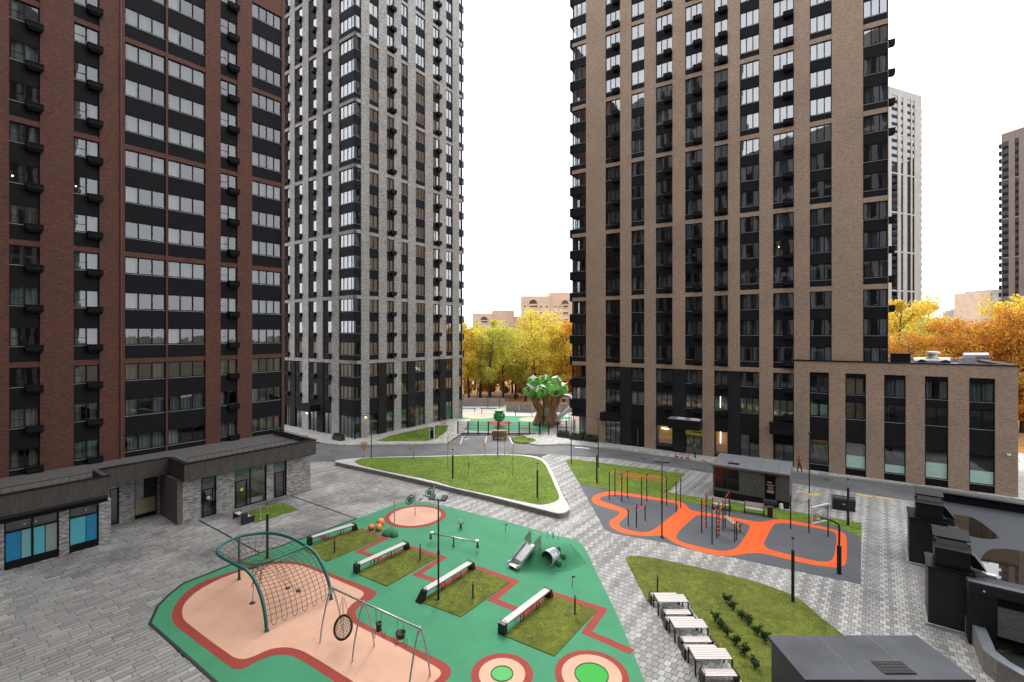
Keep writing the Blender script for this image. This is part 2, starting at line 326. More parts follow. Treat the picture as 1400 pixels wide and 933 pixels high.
def paver_mesh(L, Wd, tones, mat):
    out = []
    for t in tones:
        m = MB(); a, b, c = L/2 - .008, Wd/2 - (.016 if L > .7 else .009), .010
        bot = [(-a,-b,-.02),(a,-b,-.02),(a,b,-.02),(-a,b,-.02)]; mid = [(-a,-b,-.008),(a,-b,-.008),(a,b,-.008),(-a,b,-.008)]
        top = [(-a+c,-b+c,0),(a-c,-b+c,0),(a-c,b-c,0),(-a+c,b-c,0)]
        m.add(bot+mid+top, [(8,9,10,11)]+[(i,(i+1)%4,4+(i+1)%4,4+i) for i in range(4)]+[(4+i,4+(i+1)%4,8+(i+1)%4,8+i) for i in range(4)])
        me = m.mesh('paver', mat); at = me.attributes.new('tone','FLOAT','FACE'); at.data.foreach_set('value',[t]*len(me.polygons)); out.append(me)
    return out
def pave(owner, poly, holes, L, Wd, mat, style, n_ind, zmax=64, name='paver', rest='far_pavers'):
    P = np.array(poly); A = P @ np.array(E1); B = P @ np.array(E2)
    rng = np.random.default_rng(11 if style == 'plank' else 5)
    ks = np.arange(math.floor(A.min()/L)-1, math.ceil(A.max()/L)+1); rs = np.arange(math.floor(B.min()/Wd)-1, math.ceil(B.max()/Wd)+1)
    K, Rw = np.meshgrid(ks, rs, indexing='ij')
    if style == 'plank':
        off = rng.choice([0,.25,.5,.75], len(rs)); a = (K + off[None,:]) * L; b = Rw * Wd * 1.0
        tone = rng.choice([.84,.92,1.0,1.08,1.16], K.shape, p=[.14,.24,.32,.2,.10]) * rng.normal(1,.05,K.shape)
    else:
        a = K * L; b = Rw * Wd + np.where(K % 2 == 0, .075, -.075)
        st = np.zeros(len(rs)); i = 0
        seq = [1.25,.62,1.2,.95,.6,1.3,.72,1.12,.62,1.22]
        last = 0
        while i < len(rs):
            w = rng.choice([1,1,1,2]); t = rng.choice([q for q in (1.18,1.1,1.0,.88,.77,.70) if abs(q-last) > .15]); st[i:i+w] = t; i += w; last = t
        tone = st[None,:] * rng.normal(1,.06,K.shape) * np.where(rng.random(K.shape) < .08, .85, 1)
    a = a.ravel(); b = b.ravel(); tone = tone.ravel()
    X = a*E1[0] + b*E2[0]; Y = a*E1[1] + b*E2[1]
    ok = inside(poly, X, Y) & (Y > 8) & (Y < zmax)
    px = CX + FPX * X / np.maximum(Y, 1); py = HV + FPX * CAMH / np.maximum(Y, 1)
    ok &= (px > -90) & (px < 1490) & (py < 1010)
    for h in holes:
        cov = np.ones(X.shape, bool)
        for s, t in ((1,1),(1,-1),(-1,1),(-1,-1)):
            cov &= inside(h, X + s*L/2*E1[0] + t*Wd/2*E2[0], Y + s*L/2*E1[1] + t*Wd/2*E2[1])
        ok &= ~cov
    a, b, tone, X, Y, px, py = [q[ok] for q in (a, b, tone, X, Y, px, py)]
    # the nearest ones in view are pieces of their own
    vis = (px > 5) & (px < 1395) & (py < 930)
    for h in holes: vis &= ~inside(h, X, Y)
    vis &= ~((px > 1045) & (py > 868)) & ~(px > 1330)
    order = np.argsort(np.where(vis, Y, 1e9))[:n_ind]
    ind = np.zeros(len(X), bool); ind[order] = True
    tn = [.7,.85,1.0,1.14,1.28]; ms = paver_mesh(L, Wd, tn, mat); ang = math.atan2(E1[1], E1[0])
    rr = random.Random(3)
    for i in order:
        inst(name, ms[int(np.argmin([abs(t - tone[i]) for t in tn]))], owner, (X[i], Y[i], rr.uniform(-.002,.002)), (rr.uniform(-.003,.003), rr.uniform(-.003,.003), ang))
    X, Y, tone = X[~ind], Y[~ind], tone[~ind]; n = len(X)
    z = rng.uniform(-.003,.003,n); c = .010; ha, hb = L/2-.008, Wd/2-(.016 if L > .7 else .009)
    cs = [(-1,-1),(1,-1),(1,1),(-1,1)]; vv = np.zeros((n,12,3))
    for q, (s, t) in enumerate(cs):
        for lev, (ia, ib, zz) in enumerate(((ha,hb,-.02),(ha,hb,-.008),(ha-c,hb-c,0.))):
            tl = rng.normal(0,.0012,n) if lev == 2 else 0
            vv[:,lev*4+q,0] = X + s*ia*E1[0] - t*ib*E2[0]; vv[:,lev*4+q,1] = Y + s*ia*E1[1] - t*ib*E2[1]; vv[:,lev*4+q,2] = z + zz + tl
    fs = [(8,9,10,11)]+[(i,(i+1)%4,4+(i+1)%4,4+i) for i in range(4)]+[(4+i,4+(i+1)%4,8+(i+1)%4,8+i) for i in range(4)]
    F = (np.arange(n)[:,None,None]*12 + np.array(fs)[None]).reshape(-1,4)
    me = bpy.data.meshes.new(rest); me.from_pydata(vv.reshape(-1,3), [], F); me.materials.append(mat)
    at = me.attributes.new('tone','FLOAT','FACE'); at.data.foreach_set('value', np.repeat(tone, len(fs)))
    o = inst(rest, me, owner); o['kind'] = 'stuff'
    return o
SPLIT = [G(592,661), G(571,685)]
ZA = GP([(250,648),(440,631),(452.6,632),(502.9,642),(592,663),(571,690),(488,715),(310,790),(215,850),(300,925),(390,1010),(-260,1010),(-260,760),(0,690)])
ZB = GP([(592,660),(620,667),(714,689),(762,700),(776,698),(777,690),(757,651),(741,625),(748,621.6),(839.4,627.6),(973,648),(1089.6,662.8),(1237,684),(1440,716),(1700,1010),(870,1010),(800,830),(800,760),(690,716),(571,690)])
pave(plaza, ZA, NOPAVE, .80, .33, plank_m, 'plank', 300)
walk = MB(); walk.prism([G(571,688), G(592,660), G(592,661)], -.03, -.0215)
walkway = struct(walk.build('walkway', joint_m))
pave(walkway, ZB, NOPAVE, .38, .29, block_m, 'wave', 300)

r = MB(); r.prism(ROADG, -.1, .004); road = struct(r.build('road', asphalt_m))
def strip(mb, pts, w, z, mi=0):
    for (x0,y0), (x1,y1) in zip(pts, pts[1:]):
        d = Vector((x1-x0, y1-y0)); d.normalize(); n = Vector((-d.y, d.x)) * w/2
        mb.face([(x0-n.x,y0-n.y,z),(x0+n.x,y0+n.y,z),(x1+n.x,y1+n.y,z),(x1-n.x,y1-n.y,z)][::-1], mi)
for a, b in (((633,597),(629.5,607)),((665.5,597),(663,607)),((696,597),(701,607)),((630,597),(712,597))):
    m = MB(); strip(m, [G(*a), G(*b)], .12, .009); m.build('parking_line', line_m, road)
m = MB(); c0 = G(638.5,600.6); strip(m, [(c0[0]-.3,c0[1]-.5),(c0[0]+.3,c0[1]+.5)], .14, .009); m.build('parking_symbol', line_m, road)
m = MB(); strip(m, [G(786,611.5), G(806,613.5)], .5, .009); m.build('road_marking', line_m, road)
for nme, pts in (('kerb', [(440,606.7),(468,609.8),(590,608.3),(612,607.6)]), ('kerb', [(724,607.5),(739.4,609.8),(771,608.3),(839.4,614.6),(975,634.6),(1090.7,646.5),(1190,657.7),(1293,670),(1425,689)])):
    pts = GP(pts); m = MB()
    for p, q in zip(pts, pts[1:]):
        d = Vector((q[0]-p[0], q[1]-p[1], 0)); L_ = d.length; k = max(1, round(L_/1.0)); d /= k
        for i in range(k):
            a = Vector((*p, .05)) + d*(i+.006); b = Vector((*p, .05)) + d*(i+.994); mm = MB(); mm.bar(a, b, .16, .18); mm.build('kerbstone', kerb_m, road)
m = MB()
for p, q in zip([G(748,621.6),G(839.4,627.6),G(973,648)], [G(839.4,627.6),G(973,648),G(1089.6,662.8)]): m.bar((*p,-.03), (*q,-.03), .14, .1)
for p, q in zip([G(1089.6,662.8),G(1180,676)], [G(1180,676),G(1440,716)]): m.bar((*p,-.03), (*q,-.03), .14, .1)
m.build('flush_kerb', kerb_m, road)
# pavements at the foot of the towers
pav_m = pm('pavement_slab', (.36,.345,.32), .8, .2, 4, .1, attr='tone')
SWB = GP([(716,596),(724,607),(739.4,609.2),(771,607.7),(839.4,614),(975,634),(1090.7,645.9),(1190,657.1),(1293,669.4),(1425,688.4)]) + [(70,48),(60,66),(24,84),(9,84),(5,72)]
SWW = GP([(250,595),(440,606.1),(468,609.2),(590,607.7),(611,607),(628,596)]) + [(-7,84),(-30,84),(-60,75)]
for nme, poly in (('pavement', SWB), ('pavement', SWW)):
    m = MB(); m.prism(poly, -.1, .10); o = struct(m.build(nme, joint_m)); holes = []
    pave2 = pave(o, poly, [], .6, .4, pav_m, 'plank', 0, 90); pave2.location.z = .122
# lawns
def blades(owner, poly, z, dens, h, mat, seed=1, thin=.011):
    rng = np.random.default_rng(seed); P = np.array(poly); lo, hi = P.min(0), P.max(0); n = int((hi-lo).prod() * dens)
    X = rng.uniform(lo[0],hi[0],n); Y = rng.uniform(lo[1],hi[1],n); ok = inside(poly, X, Y) & (Y > 15); X, Y = X[ok], Y[ok]; n = len(X)
    an = rng.uniform(0, 2*math.pi, n); hh = h * rng.uniform(.5,1.25,n); w = thin * rng.uniform(.7,1.6,n); ln = rng.normal(0,.5,(n,2)) * hh[:,None]
    v = np.zeros((n,3,3)); v[:,0] = np.c_[X-np.cos(an)*w, Y-np.sin(an)*w, np.full(n,z-.005)]; v[:,1] = np.c_[X+np.cos(an)*w, Y+np.sin(an)*w, np.full(n,z-.005)]
    v[:,2] = np.c_[X+ln[:,0], Y+ln[:,1], z+hh]
    me = bpy.data.meshes.new('grass'); me.from_pydata(v.reshape(-1,3), [], np.arange(n*3).reshape(-1,3)); me.materials.append(mat)
    pn = np.sin(X*1.7)*np.cos(Y*1.3+1) + np.sin(X*.6+Y*.9); at = me.attributes.new('tone','FLOAT','FACE')
    at.data.foreach_set('value', np.clip(rng.normal(1,.22,n) + .13*pn, .35, 1.8))
    o = inst('grass', me, owner); o['kind'] = 'stuff'; return o
def lawn(poly, z, dens, h, mat, seed, thin=.011):
    m = MB(); m.prism(poly, z-.12, z); o = struct(m.build('lawn', turf_d if mat is blade_d else turf_m)); blades(o, poly, z, dens, h, mat, seed, thin); return o
lawn(LAWNR, .03, 150, .045, blade_m, 1, .016)
lawn(LAWNS, .04, 330, .035, blade_d, 2)
lawn(TRIIG, TZ+.03, 110, .05, blade_m, 3, .02)
for i, q in enumerate(LAWNQ): lawn(q, .05, 420, .032, blade_d, 10+i)
lawn(GP([(340.5,700),(386,688.3),(408,696.9),(349,715.7)]), .05, 300, .06, blade_m, 20)
lawn(GP([(515.4,602.8),(524.8,603.6),(581,603),(597,600),(611,589.5),(613,582),(597,582.5),(569,588.5),(540.5,594.5)], .12), .16, 90, .1, blade_m, 21, .025)
lawn(GP([(699,601),(705,605),(718,606),(729,604.5),(733,602),(728,599.5),(706,597)], .12), .16, 90, .1, blade_m, 22, .025)

# play surface
m = MB(); m.prism(PLAYG, -.1, .016); playg = struct(m.build('playground_surface', rub_green))
m = MB(); pe = [(*p, .01) for p in GP([(294.6,933),(204.7,853),(209.5,843.4),(215.8,829),(231.5,813.5),(250.4,798.5),(282,786),(310,775),(357.6,756),(420,734.5),(487.8,709.6)])]
for p, q in zip(pe, pe[1:]): m.bar(p, q, .13, .06)
m.bar((*G(340,975),.01), pe[0], .13, .06)
m.build('edging', edge_m, playg)
REDO = [(234.7,841),(237.8,830),(247.3,816.6),(263,802.4),(288,791.4),(324.5,779.8),(352,771.5),(372,768.2),(389,767.4),(406,769),(420,772),(451.5,784.5),(483,796),(508,805.7),(514.5,809.5),(514.5,814),(508,820),(493,828),(486.5,835),(486,842),(491,849),(502,855),(530,869.5),(566.5,886.9),(603,903.5),(614,911),(617.5,919),(614,929),(600,940),(575,956),(545,985),(520,978),(457.8,932.6),(420,908),(403,898.9),(392,895.8),(378,896.2),(367,898.3),(349.7,905.8),(336,913.8),(328,916),(320,915.5),(313.5,912),(288,893),(255,868),(241,857.5),(235.5,850)]
PEACHI = [(248.8,838),(250,830),(255,822),(269.3,808.7),(294.6,794.6),(326,782.5),(352,775.2),(373,772),(392,771.4),(406,772.6),(420,776.2),(451.5,789.5),(475,800),(492,806.8),(497.5,811),(497,815),(490,820.5),(480,827.5),(474.3,835),(474,842),(479,850),(491,857.9),(530,876.6),(577.6,902.6),(598,913.7),(603,919),(602,925.5),(591.8,934),(560,955),(540,965),(520,957),(483,932.6),(420,893.5),(405,887.7),(392,885.8),(380,886.3),(367,889),(349.7,897),(338,901.3),(330,902.3),(320,900),(310.3,893),(288,877.4),(255,851.8),(250,846)]
def sheet(poly, z, mat, name, owner, smooth=1):
    m = MB(); m.prism(chaikin(poly, smooth), .002, z); return m.build(name, mat, owner)
sheet(GP(REDO), .020, rub_red, 'red_border', playg); sheet(GP(PEACHI), .024, rub_peach, 'peach_field', playg)
def band(px, w, z=.020):
    p = GP(px); m = MB(); n = len(p); lft, rgt = [], []
    for i in range(n):
        a = Vector(p[max(i-1,0)]); b = Vector(p[i]); c = Vector(p[min(i+1,n-1)])
        d1 = (b-a).normalized() if i else (c-b).normalized(); d2 = (c-b).normalized() if i < n-1 else d1
        t = (d1+d2).normalized(); nn = Vector((-t.y, t.x)); k = w/2/max(.45, nn.dot(Vector((-d1.y,d1.x))))
        lft.append(tuple(b+nn*k)); rgt.append(tuple(b-nn*k))
    m.prism(lft + rgt[::-1], .002, z); return m.build('red_path', rub_red, playg)
band([(491,724),(527.5,736.8),(490,754.5),(520,764.2)], .42); band([(559.5,748.3),(606,763.2),(569.5,786),(612,799.5)], .45)
band([(650,776),(704,795.5),(673,820.6),(722,840)], .45); band([(752.5,811.5),(824,834),(802,865),(864,892)], .45)
band([(431,731.3),(452,740)], .42)
for q in LAWNQ:
    t, l = Vector(q[0]), Vector(q[3]); d = l - t; nn = Vector((-d.y, d.x)).normalized()
    if nn.x > 0: nn = -nn
    m = MB(); m.prism([tuple(t), tuple(t + d*.62), tuple(t + d*.62 + nn*.35), tuple(t + nn*.35)], .002, .0195); m.build('red_path', rub_red, playg)
def ringed(c, ro, ri):
    sheet(circle(c, ro), .021, rub_red, 'red_ring', playg, 0); sheet(circle(c, ri), .025, rub_peach, 'peach_circle', playg, 0)
CIRC = G(568,705.8); ringed(CIRC, 2.5, 2.08)
TR1 = G(686.4,922); TR2 = G(808.8,923); ringed(TR1, 1.37, 1.02); ringed(TR2, 1.62, 1.31)
# sports court
m = MB(); m.prism(COURTG, -.1, .016); court = struct(m.build('court_surface', rub_grey))
ORO = [(808.6,683.4),(811,679),(817,675.7),(830.9,672.3),(844.6,672.3),(885.7,679),(926.9,685),(937,689.4),(942.3,697),(950.9,699.7),(965,701.4),(990.9,705.5),(1021.4,711.8),(1037.7,714.5),(1050,712.4),(1062,709.9),(1082.5,711.6),(1119,719.3),(1145.6,725.9),(1154,729),(1157.5,734),(1157.9,746),(1157.4,768),(1155,773),(1149,776),(1137.5,776.4),(1102.9,771.7),(1054,759.5),(1037.7,756.4),(1025.5,756.6),(1007,759.5),(988.9,760.9),(970.5,758.4),(940,750),(928.6,745.5),(918.3,740.9),(911.4,734.9),(902.9,732.3),(882.3,733.5),(860,731.4),(846,727.5),(836,722),(832.6,716.9),(834,712.5),(837.7,710),(848,703),(846,699.5),(830.9,695.4),(815.4,690.3),(810,687)]
ORH = [[(819.7,684.3),(820.5,681),(824,679),(837.7,676.6),(851.4,677.4),(902.9,685),(923.4,688.6),(928.5,692),(926.9,698.9),(909.7,712.6),(896,723.7),(885.7,728),(872,728),(851.4,722.9),(845.8,719),(847,714.5),(857.4,705.7),(858.8,700.6),(853,695.4),(834.3,689.4)],
       [(949,707.4),(954,705),(960.4,704.5),(990.9,709.6),(1017.4,715.7),(1025,718.6),(1025,722),(1021.4,730),(1009,748.3),(999,753.4),(980.7,754),(940,744.2),(927.5,739.5),(923.8,735),(926,730),(933.7,721)],
       [(1056,720),(1060,716.7),(1070.3,715.3),(1094.7,718.7),(1129.3,724.9),(1141,728),(1144.2,734),(1142.6,750.3),(1139.5,764),(1133.4,768.6),(1113,767.6),(1066.2,755.4),(1050,751.3),(1044.2,745),(1045,741)]]
sheet(GP(ORO), .020, rub_orange, 'orange_track', court)
for h in ORH: sheet(GP(h), .024, rub_grey, 'grey_island', court)
# drains in the plaza
for pts in ([(272.5,711.8),(354.5,756)], [(397,678),(439.3,692.6),(487.8,709.6)], [(397,678),(424.5,669.6)]):
    m = MB(); p = GP(pts)
    for a, b in zip(p, p[1:]): m.bar((*a,-.018), (*b,-.018), .14, .05)
    m.build('drain_channel', edge_m, plaza)
for pts in ([(1089.6,671.5),(1106,674.5)], [(1106,676.5),(1121,676.5)], [(1172,675.8),(1193,679.6)], [(1197,680),(1224,683)]):
    m = MB(); strip(m, GP(pts), .4, .008); m.build('tactile_strip', yellow_m, walkway)
# yard beyond the fence
m = MB(); m.prism([(-9,73),(-30,88),(-30,101),(40,101),(40,84),(10,73)], -.15, .0); yard = struct(m.build('yard', pm('pale_yard', (.42,.42,.41), .8, .1, 2)))
m = MB(); m.prism(chaikin([(-9,74),(-12,80),(-11,86),(-4,88.5),(4,87),(14,86.5),(22,86),(22,76),(10,73.5)], 2), .001, .012); m.build('green_field', rub_green, yard)
for c, rx, mat in (((-6.0,88.2),3.2,rub_peach),((-2.2,81.2),2.3,rub_red),((3.2,84.2),2.0,rub_peach),((8.8,80),3.4,rub_red),((13,85.5),2.4,rub_peach),((2.3,76.3),1.0,rub_red),((-2.0,76.5),.9,rub_red)):
    m = MB(); m.prism(circle(c, rx, 30), .002, .018); m.build('rubber_circle', mat, yard)

# ------------------------------------------------------------------ buildings
class Face:
    """a facade line: o = place of x=0, d = direction; T(px) gives the x met by the photograph column px"""
    def __init__(s, o, d):
        n = math.hypot(*d); s.o = o; s.d = (d[0]/n, d[1]/n); s.a = math.atan2(s.d[1], s.d[0]); s.inn = (-s.d[1], s.d[0])
    def T(s, px, off=0):
        ox, oy = s.o[0] - s.inn[0]*off, s.o[1] - s.inn[1]*off; r = (px-CX)/FPX
        return (r*oy - ox)/(s.d[0] - r*s.d[1])
    def at(s, t, y=0): return (s.o[0]+s.d[0]*t+s.inn[0]*y, s.o[1]+s.d[1]*t+s.inn[1]*y)
CACHE = {}
rw = random.Random(21)
def put(name, me, root, M, x, y, z, flip=0, bevel=0):
    c, s = math.cos(M[2]), math.sin(M[2])
    return inst(name, me, root, (M[0]+c*x-s*y, M[1]+s*x+c*y, z), (0, 0, M[2]+flip), bevel)
def window_mesh(w, h, n, rails=False):
    k = ('w', round(w,3), round(h,3), n, rails)
    if k not in CACHE:
        m = MB(); f = .085
        m.box(0,w,0,.09,0,f).box(0,w,0,.09,h-f,h).box(0,f,0,.09,f,h-f).box(w-f,w,0,.09,f,h-f)
        for i in range(1, n): x = w*i/n; m.box(x-.05,x+.05,.0,.088,f,h-f)
        if rails: m.box(f,w/n-f/2,.01,.08,h*.42,h*.42+.04)
        m.box(-.02,w+.02,-.07,.02,-.035,-.002,1)
        CACHE[k] = m.mesh('window', [frame_m, sill_m])
    return CACHE[k]
def pane_mesh(w, h, mat):
    k = ('p', round(w,3), round(h,3), mat.name)
    if k not in CACHE: CACHE[k] = MB().face([(0,0,0),(w,0,0),(w,0,h),(0,0,h)]).mesh('pane', mat)
    return CACHE[k]
def curtain_mesh(w, h, v):
    k = ('c', round(w,3), round(h,3), v)
    if k not in CACHE:
        q = random.Random(v); m = MB(); segs = [(0,.32),(.68,1)] if v % 3 == 0 else ([(0,.3)] if v % 3 == 1 else [(.1,.98)])
        for a, b in segs:
            nn = max(4, int((b-a)*w/.09)); pts = [(w*(a+(b-a)*i/nn), .05*math.sin(i*1.9+q.random())) for i in range(nn+1)]
            for (x0,y0),(x1,y1) in zip(pts, pts[1:]): m.face([(x0,y0,.05),(x1,y1,.05),(x1,y1,h-.05),(x0,y0,h-.05)])
        CACHE[k] = m.mesh('curtain', curtain_ms[[0,1,0,2,1,0][v % 6]])
    return CACHE[k]
def panel_mesh(w, h, mat, t=.08):
    k = ('s', round(w,3), round(h,3), mat.name)
    if k not in CACHE: CACHE[k] = MB().box(0,w,0,t,0,h).mesh('spandrel_panel', mat)
    return CACHE[k]
def ac_mesh(w=.95, h=.62, d=.5):
    k = ('ac', w, h)
    if k not in CACHE:
        m = MB(); m.hexa([(.1,-d*.75,0),(w-.1,-d*.75,0),(w-.1,.0,0),(.1,.0,0)], [(0,-d,.16),(w,-d,.16),(w,0,.16),(0,0,.16)])
        m.box(0,w,-d,0,.165,h-.08)
        for i in range(4): m.box(-.012,w+.012,-d-.012,-d+.01,.2+i*(h-.3)/4,.25+i*(h-.3)/4)
        m.box(-.02,w+.02,-d-.02,0,h-.075,h)
        CACHE[k] = m.mesh('air_conditioner_box', ac_m)
    return CACHE[k]
def window(root, M, x0, x1, z0, z1, n, gm, split=False, cur=.6, y=.17, rails=False):
    w, h = x1-x0, z1-z0; o = put('window', window_mesh(w,h,n,rails), root, M, x0, y, z0)
    if split:
        for i in range(n): inst('pane', pane_mesh(w/n-.06,h-.12,gm), o, (i*w/n+.03,.045,.06), (rw.uniform(-.004,.004),0,rw.uniform(-.004,.004)))
    else: inst('pane', pane_mesh(w-.1,h-.1,gm), o, (.05,.045,.05), (rw.uniform(-.004,.004),0,rw.uniform(-.006,.006)))
    if rw.random() < cur: inst('curtain', curtain_mesh(w,h,rw.randrange(12)), o, (0,.28,0))
    return o
def facade(root, M, xs, xe, cols, tops, fh, wh, band_h, ztop, zbot, wm, gm, split=False, low=(), dark=(), dark_z=None, depth=.45, wname='wall', panel=None, rows=3, cur=.6, base_z=None):
    """cols: (x0, x1, panes, ac x or None[, flag]); pillars, bands, spandrels and windows of one face"""
    panel = panel or spandrel_m; wall = MB(); dk = MB(); edges = [xs] + [q for c in cols for q in (c[0], c[1])] + [xe]
    for i in range(0, len(edges), 2):
        a, b = edges[i], edges[i+1]
        if b - a < .02: continue
        if i//2 in dark: wall.box(a,b,0,depth,dark_z,ztop); dk.box(a,b,.05,depth,zbot,dark_z-.002)
        else: wall.box(a,b,0,depth,zbot,ztop)
    for c in cols:
        x0, x1, n, ac = c[:4]; w = x1-x0
        wall.box(x0,x1,.04,depth,tops[-1],ztop)
        for k, t in enumerate(tops):
            if k: wall.box(x0,x1,.04,depth,tops[k-1],tops[k-1]+band_h)
            nr = rows if k else len(low)
            if k == 0: continue
            for i in range(rows):
                zt = t - i*fh; zb = zt - wh; nxt = zt - fh if i < rows-1 else tops[k-1]+band_h
                wx = x0 if len(c) < 5 else x0+w*c[4]
                if wx > x0: put('side_panel', panel_mesh(wx-x0-.004, wh, panel), root, M, x0, .15, zb)
                window(root, M, wx, x1, zb, zt, n, gm, split, cur, rails=(split and n == 2))
                put('spandrel_panel', panel_mesh(w, zb-nxt, panel), root, M, x0, .13, nxt)
                if ac is not None: put('air_conditioner_box', ac_mesh(), root, M, ac, .12, zb-.52)
        prev = None
        for zt, zb in low:
            if prev is not None: put('spandrel_panel', panel_mesh(w, prev-zt, panel), root, M, x0, .13, zt)
            wx = x0 if len(c) < 5 else x0+w*c[4]
            if wx > x0: put('side_panel', panel_mesh(wx-x0-.004, zt-zb, panel), root, M, x0, .15, zb)
            window(root, M, wx, x1, zb, zt, n, gm, split, cur, rails=(split and n == 2))
            if ac is not None: put('air_conditioner_box', ac_mesh(), root, M, ac, .12, zb-.55)
            prev = zb
        if prev is not None and base_z is not None and prev-base_z > .05: put('spandrel_panel', panel_mesh(w, prev-base_z, siding_m), root, M, x0, .12, base_z)
    o = inst(wname, wall.mesh(wname, wm), root, (M[0], M[1], 0), (0, 0, M[2]))
    if dk.v: inst('dark_pier', dk.mesh('dark_pier', dark_brick), root, (M[0], M[1], 0), (0, 0, M[2]))
    return o
def shopfront(root, M, x0, x1, z0, z1, n, gm=None, y=.2, back=None, door=None, film=None):
    gm = gm or shop_m; w, h = x1-x0, z1-z0; o = put('shop_window', window_mesh(w,h,n), root, M, x0, y, z0)
    inst('pane', pane_mesh(w-.1,h-.1,gm), o, (.05,.045,.05))
    if back:
        m = MB(); m.box(.06,w-.06,1.0,1.05,.05,h-.05); inst('shop_interior', m.mesh('shop_interior', back), o)
    if film: 
        m = MB(); m.box(.07,w-.07,.025,.035,.06,film); inst('film', m.mesh('film', FILM), o)
    if door:
        m = MB(); a, b = door; m.box(a,a+.07,-.03,.1,.02,h*.75).box(b-.07,b,-.03,.1,.02,h*.75).box(a+.07,b-.07,-.03,.1,h*.75-.08,h*.75).box(a+.07,b-.07,-.03,.1,.02,.14)
        dd = inst('door', m.mesh('door', frame_m), o); m2 = MB(); m2.bar((b-.16,-.08,h*.3),(b-.16,-.08,h*.5),.03); inst('door_handle', m2.mesh('door_handle', bright_steel), dd) if False else inst('door_handle', m2.mesh('door_handle', bright_steel), o)
    return o
FILM = pm('mint_film', (.42,.60,.53), .6, .1, 3)
warm_m = emit('glowing_interior', (.45,.20,.07), .13)  # shop backdrop glows by itself to look like a lit room
tube_m = emit('lamp_tube', (1,.82,.5), 3)
dimshop_m = pm('shop_backdrop', (.10,.105,.10), .8, .5, .8)
GRP = 'residential towers around the courtyard'

# red brick tower on the left with its podium
LTF = Face((-25.83,50.5), (500,655))
lt = thing('brick_tower', 'dark red brick tower with glazed balcony bands above a stone-faced podium', 'tower', (LTF.o[0],LTF.o[1],0), LTF.a)
M0 = (0,0,0); FH = 3.066
lt_tops = [3.27] + [12.47 + 9.2*k for k in range(5)]
lc = [(-18.86,-17.21,2,-18.0),(-15.27,-13.67,2,-14.45),(-11.99,-9.02,3,None),(-8.86,-5.8,3,None),(-4.48,-2.93,2,-3.8),(-1.5,1.58,4,None)]
lc = [(-25.9,-24.3,2,-25.0),(-22.3,-20.7,2,-21.5)] + lc
facade(lt, M0, -29, 1.86, lc, lt_tops, FH, 1.47, .42, 84, 3.9, red_brick, pane_l, split=True, cur=.75)
m = MB(); m.box(-60,-29.002,0,.45,3.9,84)
for i in range(8):
    for k in range(8): m.box(-58.5+i*3.7,-56.5+i*3.7,-.01,.02,5+9.2*k,13+9.2*k,1)
m.build('wall', [red_brick, spandrel_m], lt)
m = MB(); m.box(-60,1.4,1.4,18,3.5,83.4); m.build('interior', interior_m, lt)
m = MB(); m.box(1.42,1.85,.46,18,3.9,84).box(-60,1.4,18.01,18.4,3.9,84).box(-60,1.8,.5,18.3,84.0,84.3); m.build('side_wall', red_brick, lt)
m = MB(); m.tube([(-12.28,-.08,4.2),(-12.28,-.08,80)], .06, 8); m.build('downpipe', pm('pipe_brown', (.12,.045,.03), .5), lt)
m = MB(); m.box(-9.02,-8.86,.02,.3,4.2,80); m.build('bay_divider', frame_m, lt)
m = MB(); m.box(-.03,.03,-.03,.03,-.12,.05)
for x, z in ((-18.6,27.2),(-15.0,27.3),(-11.6,27.1)):
    o = inst('ceiling_lamp', MB().ball((0,0,0),.06,8).mesh('ceiling_lamp', tube_m), lt, (x,.75,z-.25))
# podium
WO, FO, RO, MO = -7.5, -8.3, -3.6, -5.0         # wall, fascia, recess wall, middle fascia (local y, towards the court)
pod = MB()
def wallrun(m, y, x0, x1, z0, z1, holes, th=.35, sign=1):
    xs = x0
    for a, b, hz0, hz1 in holes:
        m.box(xs,a,y,y+th,z0,z1); m.box(a,b,y,y+th,hz1,z1)
        if hz0 > z0+.01: m.box(a,b,y,y+th,z0,hz0)
        xs = b
    m.box(xs,x1,y,y+th,z0,z1)
tr = lambda px: LTF.T(px, 7.5)
d1, s1, d2 = (tr(274.6), tr(296)), (tr(320.8), tr(364.6)), (tr(374), tr(392))
pod = MB(); wallrun(pod, WO, -10.16, tr(424.5), 0, 3.45, [(*d1,0,3.3),(*s1,0,3.3),(*d2,0,3.3)]); pod.box(tr(424.5)-.36,tr(424.5)-.003,WO+.352,-1,0,3.45); pod.build('podium_wall', pod_brick, lt)
pod = MB(); wallrun(pod, WO, -26, -14.62, 0, 3.2, [(-24.6,-22.4,.05,3.15),(-19.9,-17.35,.05,3.15),(-16.85,-15.28,.05,3.15)]); pod.build('podium_wall', pod_brick, lt)
tr2 = lambda px: LTF.T(px, 3.6)
pod = MB(); wallrun(pod, RO, -16, -9.8, 0, 3.5, [(tr2(150),tr2(163),0,2.9),(tr2(184),tr2(215),.0,3.3)])
pod.build('podium_wall', pod_brick, lt)
m = MB(); m.box(-10.52,-10.165,WO+.02,RO-.002,0,3.45).box(-14.975,-14.62,WO+.36,RO-.002,0,3.2); m.build('podium_side', brick('podium_shaded_brick', (.15,.13,.12),(.10,.09,.085),(.12,.11,.10), streak=.3), lt)  # return walls: their shade is put into a darker brick colour
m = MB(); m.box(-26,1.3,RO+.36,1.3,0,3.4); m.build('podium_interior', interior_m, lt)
roofm = pm('podium_roof_paving', (.095,.088,.08), .85, .2, 3, .1)
m = MB(); m.box(-26,-14.9,FO+.4,-.01,4.0,4.42).box(-14.899,-10.101,MO+.4,-.01,4.0,4.42).box(-10.1,.7,FO+.4,-.01,4.0,4.42); m.build('podium_roof', roofm, lt)
